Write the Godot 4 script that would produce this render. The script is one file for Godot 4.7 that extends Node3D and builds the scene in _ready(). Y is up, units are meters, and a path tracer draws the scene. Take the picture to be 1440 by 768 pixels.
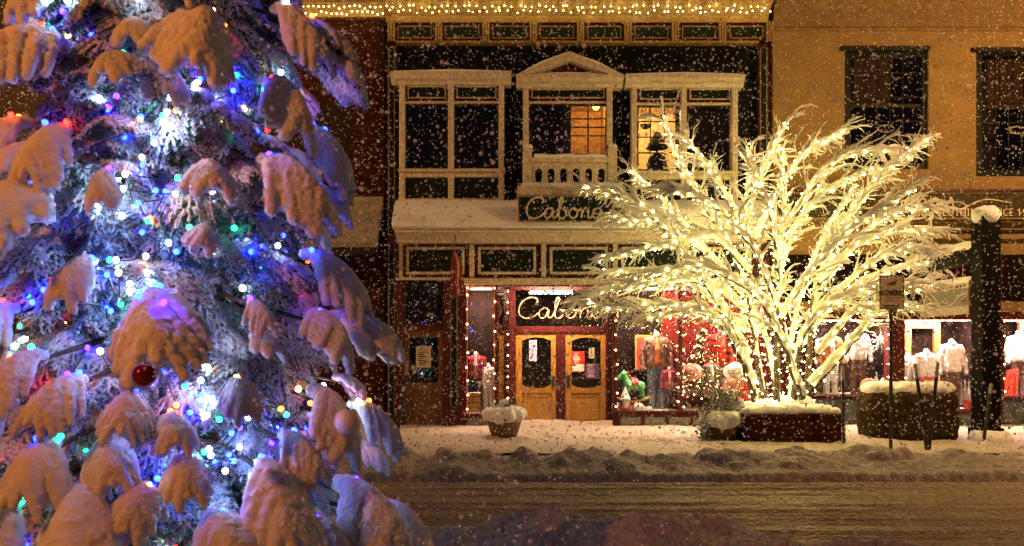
extends Node3D
# A snowy main street at night: a lit spruce in front, decorated shopfronts and a lit tree behind.
const F := 1054.0        # focal length of the lens in units of the 1440 wide frame
const EYE := 1.8
var M := {}
var names := {}
var rng := RandomNumberGenerator.new()
var box_cache := {}

# ------------------------------------------------------------------ geometry helpers
class MB:
	var v := PackedVector3Array()
	var n := PackedVector3Array()
	var c := PackedColorArray()
	var idx := PackedInt32Array()
	var col := Color(1, 1, 1)
	var use_col := false
	func vert(p: Vector3, nn: Vector3) -> int:
		v.append(p); n.append(nn)
		if use_col: c.append(col)
		return v.size() - 1
	func tri(a: Vector3, b: Vector3, d: Vector3) -> void:
		var nn := (d - a).cross(b - a).normalized()
		var k := vert(a, nn)
		vert(b, nn); vert(d, nn)
		idx.append_array([k, k + 1, k + 2])
	func quad(a: Vector3, b: Vector3, d: Vector3, e: Vector3) -> void:
		var nn := (d - a).cross(b - a).normalized()
		var k := vert(a, nn)
		vert(b, nn); vert(d, nn); vert(e, nn)
		idx.append_array([k, k + 1, k + 2, k, k + 2, k + 3])
	func box(lo: Vector3, hi: Vector3) -> void:
		var p := []
		for i in 8:
			p.append(Vector3(hi.x if i & 1 else lo.x, hi.y if i & 2 else lo.y, hi.z if i & 4 else lo.z))
		quad(p[4], p[6], p[7], p[5]); quad(p[1], p[3], p[2], p[0])
		quad(p[5], p[7], p[3], p[1]); quad(p[0], p[2], p[6], p[4])
		quad(p[6], p[2], p[3], p[7]); quad(p[0], p[4], p[5], p[1])
	func tube(pts: PackedVector3Array, rs: PackedFloat32Array, sides: int, flat_y := 1.0) -> void:
		var up := Vector3(0.13, 1, 0.21).normalized()
		var first := v.size()
		var cnt := pts.size()
		for i in cnt:
			var d: Vector3 = (pts[mini(i + 1, cnt - 1)] - pts[maxi(i - 1, 0)]).normalized()
			if absf(d.dot(up)) > 0.95:
				up = Vector3(1, 0.1, 0.2).normalized()
			var s := d.cross(up).normalized()
			var t := s.cross(d).normalized()
			up = t
			for k in sides:
				var a := TAU * k / sides
				var nn := s * cos(a) + t * sin(a)
				vert(pts[i] + nn * rs[i] * (Vector3(1, flat_y, 1)), nn)
		for i in cnt - 1:
			for k in sides:
				var a := first + i * sides + k
				var b := first + i * sides + (k + 1) % sides
				idx.append_array([a, b, b + sides, a, b + sides, a + sides])
		for e in [0, cnt - 1]:
			var d2: Vector3 = (pts[0] - pts[1]).normalized() if e == 0 else (pts[cnt - 1] - pts[cnt - 2]).normalized()
			var m := vert(pts[e] + d2 * rs[e] * 0.5, d2)
			for k in sides:
				idx.append_array([m, first + e * sides + k, first + e * sides + (k + 1) % sides])
	func lathe(prof: PackedVector2Array, at: Vector3, sides: int) -> void:
		var first := v.size()
		for i in prof.size():
			var a: Vector2 = prof[maxi(i - 1, 0)]
			var b: Vector2 = prof[mini(i + 1, prof.size() - 1)]
			var d := (b - a).normalized()
			for k in sides:
				var w := TAU * k / sides
				vert(at + Vector3(cos(w) * prof[i].x, prof[i].y, sin(w) * prof[i].x), Vector3(cos(w) * d.y, -d.x, sin(w) * d.y).normalized())
		for i in prof.size() - 1:
			for k in sides:
				var a2 := first + i * sides + k
				var b2 := first + i * sides + (k + 1) % sides
				idx.append_array([a2, b2, b2 + sides, a2, b2 + sides, a2 + sides])
	func done() -> ArrayMesh:
		var arr := []
		arr.resize(Mesh.ARRAY_MAX)
		arr[Mesh.ARRAY_VERTEX] = v
		arr[Mesh.ARRAY_NORMAL] = n
		if use_col: arr[Mesh.ARRAY_COLOR] = c
		arr[Mesh.ARRAY_INDEX] = idx
		var m := ArrayMesh.new()
		if v.size() > 0:
			m.add_surface_from_arrays(Mesh.PRIMITIVE_TRIANGLES, arr)
		return m

# a closed outline pushed along an axis: axis 2 = outline in (x, y); axis 0 = outline in (z, y); axis 1 = outline in (x, z)
func prism_into(mb: MB, poly: PackedVector2Array, axis: int, a0: float, a1: float) -> void:
	var to3 := func(p: Vector2, a: float) -> Vector3:
		return Vector3(p.x, p.y, a) if axis == 2 else (Vector3(a, p.y, p.x) if axis == 0 else Vector3(p.x, a, p.y))
	var t := Geometry2D.triangulate_polygon(poly)
	for e in [a0, a1]:
		for i in range(0, t.size(), 3):
			mb.tri(to3.call(poly[t[i]], e), to3.call(poly[t[i + 1]], e), to3.call(poly[t[i + 2]], e))
	var cnt := poly.size()
	for i in cnt:
		var p := poly[i]
		var q := poly[(i + 1) % cnt]
		mb.quad(to3.call(p, a0), to3.call(q, a0), to3.call(q, a1), to3.call(p, a1))

# smooth union of tapered capsules, meshed as surface nets. bone: [a, b, ra, rb]
func surface_net(bones: Array, cell: float, k: float, amp := 0.0, freq := 20.0, sd := 1) -> ArrayMesh:
	var lo := Vector3(1e9, 1e9, 1e9)
	var hi := -lo
	for b in bones:
		var r: float = maxf(b[2], b[3]) + k + cell * 3.0
		for q in [b[0], b[1]]:
			lo = lo.min(q - Vector3(r, r, r)); hi = hi.max(q + Vector3(r, r, r))
	var nx := int((hi.x - lo.x) / cell) + 2
	var ny := int((hi.y - lo.y) / cell) + 2
	var nz := int((hi.z - lo.z) / cell) + 2
	var fld := PackedFloat32Array()
	fld.resize(nx * ny * nz)
	fld.fill(1.0)
	for b in bones:
		var pa: Vector3 = b[0]
		var pb: Vector3 = b[1]
		var ra: float = b[2]
		var rb: float = b[3]
		var ab := pb - pa
		var l2 := maxf(ab.length_squared(), 1e-9)
		var r2 := maxf(ra, rb) + k + cell * 1.5
		var c0 := ((pa.min(pb) - Vector3(r2, r2, r2) - lo) / cell)
		var c1 := ((pa.max(pb) + Vector3(r2, r2, r2) - lo) / cell)
		var x0 := maxi(int(c0.x), 0); var x1 := mini(int(c1.x) + 1, nx - 1)
		var y0 := maxi(int(c0.y), 0); var y1 := mini(int(c1.y) + 1, ny - 1)
		var z0 := maxi(int(c0.z), 0); var z1 := mini(int(c1.z) + 1, nz - 1)
		for x in range(x0, x1 + 1):
			for y in range(y0, y1 + 1):
				var row := (x * ny + y) * nz
				for z in range(z0, z1 + 1):
					var p := lo + Vector3(x, y, z) * cell - pa
					var t := clampf(p.dot(ab) / l2, 0.0, 1.0)
					var d := (p - ab * t).length() - (ra + (rb - ra) * t)
					var o := fld[row + z]
					var h := maxf(k - absf(d - o), 0.0)
					fld[row + z] = minf(d, o) - h * h / (4.0 * k)
	if amp > 0.0:
		var nz3 := FastNoiseLite.new()
		nz3.seed = sd
		nz3.frequency = freq
		nz3.fractal_octaves = 2
		for x in nx:
			for y in ny:
				var row := (x * ny + y) * nz
				for z in nz:
					var o := fld[row + z]
					if absf(o) < amp * 2.0 + cell * 1.5:
						fld[row + z] = o + nz3.get_noise_3d(lo.x + x * cell, lo.y + y * cell, lo.z + z * cell) * amp
	var mb := MB.new()
	var at := PackedInt32Array()
	at.resize(nx * ny * nz)
	at.fill(-1)
	var sx := ny * nz
	var off := PackedInt32Array([0, sx, nz, sx + nz, 1, sx + 1, nz + 1, sx + nz + 1])
	var edges := PackedInt32Array([0, 1, 2, 3, 4, 5, 6, 7, 0, 2, 1, 3, 4, 6, 5, 7, 0, 4, 1, 5, 2, 6, 3, 7])
	var g := PackedFloat32Array()
	g.resize(8)
	for x in nx - 1:
		for y in ny - 1:
			var row := (x * ny + y) * nz
			for z in nz - 1:
				var i := row + z
				if fld[i] > 0.9: continue
				var inside := 0
				for q in 8:
					g[q] = fld[i + off[q]]
					if g[q] < 0.0: inside += 1
				if inside == 0 or inside == 8: continue
				var sum := Vector3.ZERO
				var cnt := 0
				for e in 12:
					var qa := edges[e * 2]
					var qb := edges[e * 2 + 1]
					if (g[qa] < 0.0) != (g[qb] < 0.0):
						var t := g[qa] / (g[qa] - g[qb])
						var ca := Vector3(qa & 1, (qa >> 1) & 1, qa >> 2)
						sum += ca + (Vector3(qb & 1, (qb >> 1) & 1, qb >> 2) - ca) * t
						cnt += 1
				var nn := Vector3(g[1] + g[3] + g[5] + g[7] - g[0] - g[2] - g[4] - g[6], g[2] + g[3] + g[6] + g[7] - g[0] - g[1] - g[4] - g[5], g[4] + g[5] + g[6] + g[7] - g[0] - g[1] - g[2] - g[3]).normalized()
				at[i] = mb.vert(lo + (Vector3(x, y, z) + sum / cnt) * cell, nn)
	for x in range(1, nx - 1):
		for y in range(1, ny - 1):
			var row := (x * ny + y) * nz
			for z in range(1, nz - 1):
				var i := row + z
				if at[i] < 0: continue
				var s0 := fld[i] < 0.0
				if s0 != (fld[i + sx] < 0.0):
					net_quad(mb, at, i, i - nz, i - nz - 1, i - 1, s0)
				if s0 != (fld[i + nz] < 0.0):
					net_quad(mb, at, i, i - 1, i - sx - 1, i - sx, s0)
				if s0 != (fld[i + 1] < 0.0):
					net_quad(mb, at, i, i - sx, i - sx - nz, i - nz, s0)
	return mb.done()

func net_quad(mb: MB, at: PackedInt32Array, a: int, b: int, c: int, d: int, flip: bool) -> void:
	var p := at[a]; var q := at[b]; var r := at[c]; var s := at[d]
	if p < 0 or q < 0 or r < 0 or s < 0: return
	if flip: mb.idx.append_array([p, r, q, p, s, r])
	else: mb.idx.append_array([p, q, r, p, r, s])

func curve(pts: Array, per := 6) -> PackedVector3Array:
	var out := PackedVector3Array()
	var m := pts.size()
	for i in m - 1:
		var p0: Vector3 = pts[maxi(i - 1, 0)]
		var p1: Vector3 = pts[i]
		var p2: Vector3 = pts[i + 1]
		var p3: Vector3 = pts[mini(i + 2, m - 1)]
		for s in per:
			out.append(p1.cubic_interpolate(p2, p0, p3, float(s) / per))
	out.append(pts[m - 1])
	return out

# ------------------------------------------------------------------ objects
func W(px: float, py: float, d: float) -> Vector3:      # a point of the street at distance d in front of the lens plane
	return Vector3((px - 720.0) * d / F, EYE + (490.0 - py) * d / F, -d)

func numbered(called: String) -> String:
	var k: int = names.get(called, 0)
	names[called] = k + 1
	return called if k == 0 else "%s_%03d" % [called, k]

func gpos(o: Node) -> Vector3:
	var p := Vector3.ZERO
	while o is Node3D and o != self:
		p += o.position
		o = o.get_parent()
	return p

func tag(o: Node, label: String, category: String, group := "", kind := "") -> Node:
	if label: o.set_meta("label", label)
	if category: o.set_meta("category", category)
	if group: o.set_meta("group", group)
	if kind: o.set_meta("kind", kind)
	return o

func thing(called: String, at: Vector3, label: String, category: String, group := "") -> Node3D:
	var o := Node3D.new()
	o.name = numbered(called)
	add_child(o)
	o.position = at
	tag(o, label, category, group)
	return o

func part(called: String, parent: Node, at := Vector3.ZERO) -> Node3D:       # a part that is made of sub-parts; at in the world
	var o := Node3D.new()
	o.name = called
	parent.add_child(o, true)
	o.position = at - gpos(parent)
	return o

# mesh whose vertices are given around `at` (world)
func put(called: String, parent: Node, mesh: Mesh, m: Material, at := Vector3.ZERO) -> MeshInstance3D:
	var o := MeshInstance3D.new()
	o.name = numbered(called) if parent == self else called
	o.mesh = mesh
	o.material_override = m
	parent.add_child(o, true)
	o.position = at - gpos(parent)
	return o

# mesh whose vertices are given in the world: moved to the parent's place
func putw(called: String, parent: Node, mb: MB, m: Material) -> MeshInstance3D:
	var g := gpos(parent)
	for i in mb.v.size():
		mb.v[i] -= g
	var o := MeshInstance3D.new()
	o.name = numbered(called) if parent == self else called
	o.mesh = mb.done()
	o.material_override = m
	parent.add_child(o, true)
	return o

func box_mesh(size: Vector3) -> ArrayMesh:
	var key := (size * 1000.0).round()
	if not box_cache.has(key):
		var mb := MB.new()
		# edges eased by a small chamfer
		var b := minf(0.008, minf(size.x, minf(size.y, size.z)) * 0.2)
		var h := size * 0.5
		for ax in 3:
			for s in [-1.0, 1.0]:
				var u := (ax + 1) % 3
				var w := (ax + 2) % 3
				var q := []
				for cn in [[-1, -1], [-1, 1], [1, 1], [1, -1]]:
					var p := Vector3.ZERO
					p[ax] = s * h[ax]; p[u] = cn[0] * (h[u] - b); p[w] = cn[1] * (h[w] - b)
					q.append(p)
				if s < 0: q.reverse()
				mb.quad(q[0], q[1], q[2], q[3])
		for ax in 3:           # chamfer strips along each axis
			var u := (ax + 1) % 3
			var w := (ax + 2) % 3
			for su in [-1.0, 1.0]:
				for sw in [-1.0, 1.0]:
					var q := []
					for e in [-1.0, 1.0]:
						var p := Vector3.ZERO
						p[ax] = e * (h[ax] - b); p[u] = su * h[u]; p[w] = sw * (h[w] - b)
						var r := Vector3.ZERO
						r[ax] = e * (h[ax] - b); r[u] = su * (h[u] - b); r[w] = sw * h[w]
						q.append([p, r])
					if su * sw > 0: mb.quad(q[0][0], q[1][0], q[1][1], q[0][1])
					else: mb.quad(q[0][1], q[1][1], q[1][0], q[0][0])
		box_cache[key] = mb.done()
	return box_cache[key]

func box(called: String, parent: Node, m: Material, lo: Vector3, hi: Vector3) -> MeshInstance3D:
	return put(called, parent, box_mesh((hi - lo).abs()), m, (lo + hi) * 0.5)

# a box whose front face covers a rectangle of the frame at distance d and which is `deep` metres deep
func pbox(called: String, parent: Node, m: Material, x0: float, y0: float, x1: float, y1: float, d: float, deep: float) -> MeshInstance3D:
	var a := W(x0, y1, d)
	var b := W(x1, y0, d)
	return box(called, parent, m, Vector3(a.x, a.y, -d - deep), Vector3(b.x, b.y, -d))

# rectangular moulding: four bars
func frame_bars(called: String, parent: Node, m: Material, x0: float, y0: float, x1: float, y1: float, d: float, deep: float, w: float) -> void:
	pbox(called, parent, m, x0, y0, x1, y0 + w, d, deep)
	pbox(called, parent, m, x0, y1 - w, x1, y1, d, deep)
	pbox(called, parent, m, x0, y0 + w, x0 + w, y1 - w, d, deep)
	pbox(called, parent, m, x1 - w, y0 + w, x1, y1 - w, d, deep)

# ------------------------------------------------------------------ materials
func noise_tex(freq: float, oct: int, lo: float, hi: float, sd: int, type := FastNoiseLite.TYPE_SIMPLEX_SMOOTH, size := 512) -> NoiseTexture2D:
	var fn := FastNoiseLite.new()
	fn.noise_type = type
	fn.frequency = freq
	fn.fractal_octaves = oct
	fn.seed = sd
	var t := NoiseTexture2D.new()
	t.width = size; t.height = size
	t.seamless = true
	t.noise = fn
	var gr := Gradient.new()
	gr.set_color(0, Color(lo, lo, lo)); gr.set_color(1, Color(hi, hi, hi))
	t.color_ramp = gr
	return t

func lin(r: float, g: float, b: float) -> Color:
	return Color(r, g, b).linear_to_srgb()

func mat(called: String, c: Color, rough := 0.7, tex: Texture2D = null, scale := Vector3.ONE, bump: Texture2D = null, bump_cm := 0.0, in_world := true) -> StandardMaterial3D:
	var m := StandardMaterial3D.new()
	m.resource_name = called
	m.albedo_color = c
	m.roughness = rough
	m.uv1_triplanar = tex != null or bump != null
	m.uv1_world_triplanar = in_world and m.uv1_triplanar
	m.uv1_scale = scale
	if tex: m.albedo_texture = tex
	if bump:
		m.heightmap_enabled = true
		m.heightmap_texture = bump
		m.heightmap_scale = bump_cm
	M[called] = m
	return m

func glow(called: String, r: float, g: float, b: float, e: float) -> StandardMaterial3D:
	var m := StandardMaterial3D.new()
	m.resource_name = called
	m.albedo_color = lin(0.6 * r + 0.1, 0.6 * g + 0.1, 0.6 * b + 0.1)
	m.emission_enabled = true
	m.emission = lin(r, g, b)
	m.emission_energy_multiplier = e
	m.roughness = 0.3
	M[called] = m
	return m

func omni(parent: Node, at: Vector3, c: Color, e: float, size := 0.02) -> OmniLight3D:
	var l := OmniLight3D.new()
	l.name = "lamp_light"
	l.light_color = c
	l.light_energy = e
	l.light_size = size
	l.omni_range = 40.0
	l.omni_attenuation = 2.0
	l.shadow_enabled = true
	parent.add_child(l, true)
	l.position = at - gpos(parent)
	return l

func make_materials() -> void:
	var fine := noise_tex(0.05, 4, 0.0, 1.0, 3)
	var grain := noise_tex(0.02, 4, 0.72, 1.0, 5)
	var patch := noise_tex(0.012, 5, 0.55, 1.0, 7)
	var snowy := noise_tex(0.02, 5, 0.9, 1.0, 9)
	mat("snow", lin(0.86, 0.87, 0.9), 0.75, snowy, Vector3(1.3, 1.3, 1.3), fine, 0.8)
	mat("tree_snow", lin(0.9, 0.9, 0.92), 0.8, snowy, Vector3(6, 6, 6), fine, 1.0, false)
	M.tree_snow.subsurf_scatter_enabled = true
	M.tree_snow.subsurf_scatter_strength = 0.4
	mat("ground_snow", lin(0.74, 0.73, 0.74), 0.75, noise_tex(0.015, 5, 0.8, 1.0, 11), Vector3(0.5, 0.5, 0.5), fine, 2.0)
	mat("packed_snow", lin(0.74, 0.66, 0.56), 0.8, noise_tex(0.015, 5, 0.66, 1.0, 11), Vector3(0.7, 0.7, 1.6), fine, 2.5)
	mat("plowed_snow", lin(0.42, 0.37, 0.37), 0.75, noise_tex(0.02, 5, 0.62, 1.1, 12), Vector3(0.7, 0.7, 0.7), fine, 2.5)
	mat("drifted_snow", lin(0.6, 0.58, 0.6), 0.75, noise_tex(0.03, 5, 0.6, 1.05, 19), Vector3(0.8, 0.8, 0.8), fine, 4.0)
	mat("road_slush", lin(0.48, 0.36, 0.26), 0.6, noise_tex(0.03, 5, 0.5, 1.05, 13, FastNoiseLite.TYPE_SIMPLEX_SMOOTH, 1024), Vector3(0.42, 1.0, 0.75), noise_tex(0.06, 4, 0.0, 1.0, 14), 2.2)
	mat("cream", lin(0.7, 0.6, 0.44), 0.55, grain, Vector3(0.8, 0.8, 0.8), fine, 0.1)
	mat("gold_trim", lin(0.32, 0.2, 0.05), 0.45, grain, Vector3(0.8, 0.8, 0.8))
	mat("burgundy", lin(0.075, 0.012, 0.014), 0.4, grain, Vector3(0.8, 0.8, 0.8))
	mat("dark_green", lin(0.012, 0.02, 0.015), 0.5, grain, Vector3(1.2, 1.2, 1.2))
	mat("siding", lin(0.012, 0.016, 0.012), 0.55, patch, Vector3(0.5, 2.0, 0.5))
	mat("stucco", lin(0.25, 0.155, 0.042), 0.85, noise_tex(0.01, 5, 0.86, 1.0, 27), Vector3(0.3, 0.3, 0.3), fine, 1.2)
	mat("stucco_trim", lin(0.23, 0.135, 0.036), 0.8, grain, Vector3(0.5, 0.5, 0.5), fine, 0.6)
	mat("brick", lin(0.07, 0.02, 0.012), 0.85, patch, Vector3(2.3, 2.3, 2.3), fine, 0.5)
	mat("brick_pale", lin(0.11, 0.035, 0.018), 0.85, patch, Vector3(2.3, 2.3, 2.3), fine, 0.5)
	mat("mortar", lin(0.035, 0.022, 0.015), 0.9, grain, Vector3.ONE)
	mat("blue_base", lin(0.12, 0.14, 0.15), 0.6, patch, Vector3(0.7, 0.7, 0.7))
	mat("grey_vent", lin(0.2, 0.19, 0.18), 0.6, grain, Vector3.ONE)
	mat("door_wood", lin(0.62, 0.3, 0.05), 0.35, noise_tex(0.02, 4, 0.55, 1.0, 15), Vector3(2.5, 0.25, 2.5))
	mat("dark_wood", lin(0.2, 0.085, 0.02), 0.45, noise_tex(0.02, 4, 0.5, 1.0, 16), Vector3(2.5, 0.25, 2.5))
	mat("black_iron", lin(0.02, 0.02, 0.02), 0.4)
	mat("dark_frame", lin(0.02, 0.017, 0.014), 0.5)
	mat("dark_room", lin(0.02, 0.014, 0.011), 0.9)
	mat("warm_wall", lin(0.6, 0.42, 0.2), 0.85, grain, Vector3(0.6, 0.6, 0.6))
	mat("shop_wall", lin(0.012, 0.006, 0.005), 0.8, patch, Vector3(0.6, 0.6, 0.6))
	mat("shop_red", lin(0.1, 0.005, 0.006), 0.7, grain, Vector3.ONE)
	mat("white_floor", lin(0.8, 0.78, 0.76), 0.8, snowy, Vector3(3, 3, 3), fine, 2.0)
	mat("sign_board", lin(0.06, 0.05, 0.03), 0.5, grain, Vector3.ONE)
	mat("sign_tan", lin(0.74, 0.62, 0.38), 0.5, grain, Vector3(2, 2, 2))
	mat("lettering", lin(0.7, 0.55, 0.3), 0.45)
	mat("bark", lin(0.09, 0.06, 0.04), 0.9, patch, Vector3(3, 1, 3), fine, 0.8)
	mat("planter_wood", lin(0.2, 0.1, 0.035), 0.75, noise_tex(0.02, 4, 0.35, 1.0, 17), Vector3(1.6, 1.0, 1.6), fine, 1.0)
	mat("pot_brown", lin(0.24, 0.12, 0.045), 0.6, patch, Vector3(2, 2, 2), fine, 0.4)
	mat("hedge_brown", lin(0.11, 0.07, 0.022), 0.85, noise_tex(0.03, 5, 0.25, 1.0, 18), Vector3(1.2, 1.2, 1.2), fine, 2.5)
	mat("white_cloth", lin(0.78, 0.76, 0.74), 0.8, grain, Vector3(3, 3, 3), fine, 0.4)
	mat("tan_cloth", lin(0.2, 0.1, 0.07), 0.85, grain, Vector3(3, 3, 3), fine, 0.4)
	mat("orange_cloth", lin(0.62, 0.16, 0.03), 0.85, grain, Vector3(3, 3, 3), fine, 0.3)
	mat("scarlet_cloth", lin(0.7, 0.05, 0.015), 0.8, grain, Vector3(3, 3, 3), fine, 0.3)
	mat("burgundy_cloth", lin(0.25, 0.015, 0.06), 0.85, grain, Vector3(3, 3, 3), fine, 0.3)
	mat("pink_cloth", lin(0.6, 0.28, 0.24), 0.85, grain, Vector3(3, 3, 3))
	mat("grey_cloth", lin(0.16, 0.13, 0.12), 0.85, grain, Vector3(3, 3, 3), fine, 0.3)
	mat("denim", lin(0.12, 0.17, 0.28), 0.85, grain, Vector3(4, 4, 4), fine, 0.2)
	mat("brown_trouser", lin(0.13, 0.06, 0.05), 0.85, grain, Vector3(4, 4, 4), fine, 0.2)
	mat("mannequin", lin(0.72, 0.62, 0.55), 0.4)
	mat("green_paint", lin(0.06, 0.36, 0.12), 0.45)
	mat("white_paint", lin(0.78, 0.76, 0.72), 0.5, grain, Vector3(2, 2, 2))
	mat("red_paint", lin(0.5, 0.025, 0.02), 0.45)
	mat("orange_paint", lin(0.34, 0.075, 0.008), 0.5, grain, Vector3(1.5, 0.4, 1.5))
	mat("wire_green", lin(0.015, 0.03, 0.018), 0.6)
	mat("paper", lin(0.62, 0.6, 0.68), 0.7)
	mat("paper_red", lin(0.55, 0.05, 0.03), 0.7)
	mat("paper_blue", lin(0.2, 0.22, 0.4), 0.7)
	mat("ornament_white", lin(0.7, 0.66, 0.6), 0.3)
	var orn := mat("ornament_red", lin(0.18, 0.012, 0.01), 0.12)
	orn.metallic = 0.4
	var brass := mat("brass", lin(0.5, 0.34, 0.1), 0.3)
	brass.metallic = 1.0
	var pane := mat("pane", Color(0.02, 0.02, 0.02, 0.02), 0.02)
	pane.transparency = BaseMaterial3D.TRANSPARENCY_ALPHA
	for key in ["spruce_needle"]:
		var nm := mat(key, Color(1, 1, 1), 0.7)
		nm.vertex_color_use_as_albedo = true
	var fl := mat("snowflake", lin(0.92, 0.93, 0.95), 0.9)
	fl.backlight_enabled = true
	fl.backlight = lin(0.9, 0.9, 0.92)
	# red and black plaid
	for pl in [["plaid_red", Color(0.75, 0.09, 0.05), Color(0.12, 0.02, 0.03)], ["plaid_pink", Color(0.7, 0.3, 0.25), Color(0.3, 0.12, 0.12)]]:
		var im := Image.create(64, 64, false, Image.FORMAT_RGB8)
		for y in 64:
			for x in 64:
				var s := (0.5 if x % 32 < 14 else 0.0) + (0.5 if y % 32 < 14 else 0.0)
				im.set_pixel(x, y, pl[1].lerp(pl[2], s))
		mat(pl[0], Color(1, 1, 1), 0.85, ImageTexture.create_from_image(im), Vector3(3.2, 3.2, 3.2), fine, 0.3)
	# printed notices: bars of colour and small marks
	for nt in [["notice_lilac", Color(0.75, 0.72, 0.85), Color(0.35, 0.35, 0.6)], ["notice_red", Color(0.78, 0.16, 0.1), Color(0.95, 0.85, 0.8)], ["notice_dark", Color(0.3, 0.22, 0.35), Color(0.75, 0.65, 0.7)], ["notice_cream", Color(0.72, 0.68, 0.55), Color(0.2, 0.18, 0.15)]]:
		var im2 := Image.create(48, 64, false, Image.FORMAT_RGB8)
		im2.fill(nt[1])
		var r2 := RandomNumberGenerator.new()
		r2.seed = hash(nt[0])
		for k in 9:
			var yy := 5 + k * 6
			var xx := r2.randi_range(4, 10)
			im2.fill_rect(Rect2i(xx, yy, r2.randi_range(14, 34), r2.randi_range(2, 4)), nt[2])
		if nt[0] == "notice_red": im2.fill_rect(Rect2i(2, 40, 44, 22), nt[2])
		var pm := mat(nt[0], Color(1, 1, 1), 0.7)
		pm.albedo_texture = ImageTexture.create_from_image(im2)
	mat("pink_trim", lin(0.5, 0.2, 0.16), 0.5)
	mat("tile_pink", lin(0.5, 0.3, 0.24), 0.7, grain, Vector3(1.5, 1.5, 1.5))
	mat("post_green", lin(0.007, 0.007, 0.006), 0.45, grain, Vector3(1, 1, 1))
	mat("sign_grey", lin(0.25, 0.22, 0.19), 0.6, grain, Vector3(1, 1, 1))
	mat("sign_pink", lin(0.6, 0.5, 0.42), 0.6, grain, Vector3(1, 1, 1))
	mat("blind_brown", lin(0.05, 0.028, 0.012), 0.8, grain, Vector3(4, 0.5, 4))
	mat("old_snow", lin(0.44, 0.38, 0.3), 0.8, patch, Vector3(0.8, 0.8, 0.8), fine, 1.5)
	mat("flag_red", lin(0.16, 0.012, 0.012), 0.8)
	mat("sign_ink", lin(0.03, 0.035, 0.02), 0.6)
	mat("grip_grey", lin(0.3, 0.27, 0.25), 0.6)
	mat("lettering_pale", lin(0.24, 0.17, 0.1), 0.4)
	var lf := mat("leaf", Color(1, 1, 1), 0.7)
	lf.vertex_color_use_as_albedo = true
	mat("tree_snow_far", lin(0.88, 0.87, 0.84), 0.8, snowy, Vector3(2, 2, 2), fine, 0.6)
	glow("bulb_gold_dim", 1.0, 0.6, 0.25, 14.0)
	glow("bulb_red_dim", 1.0, 0.16, 0.07, 12.0)
	for dull in ["shop_wall", "shop_red", "dark_room", "siding", "dark_green", "brick", "brick_pale", "mortar", "sign_board", "dark_frame", "blind_brown", "hedge_brown", "post_green"]:
		M[dull].metallic_specular = 0.18
	for half in ["burgundy", "blue_base", "plowed_snow", "drifted_snow"]:
		M[half].metallic_specular = 0.3
	glow("bulb_warm", 1.0, 0.78, 0.22, 90.0)
	glow("bulb_gold", 1.0, 0.72, 0.24, 26.0)
	glow("bulb_window", 1.0, 0.4, 0.17, 26.0)
	glow("bulb_white", 0.5, 0.72, 1.0, 56.0)
	glow("bulb_cream", 1.0, 0.75, 0.36, 26.0)
	glow("bulb_blue", 0.004, 0.014, 1.0, 60.0)
	glow("bulb_violet", 0.03, 0.006, 1.0, 42.0)
	glow("bulb_teal", 0.006, 0.6, 0.26, 22.0)
	glow("bulb_red", 1.0, 0.01, 0.005, 26.0)
	glow("bulb_orange", 1.0, 0.1, 0.006, 22.0)
	glow("street_lamp_glow", 1.0, 0.5, 0.15, 40.0)
	glow("display_lamp_glow", 1.0, 0.72, 0.55, 4.0)

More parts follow.
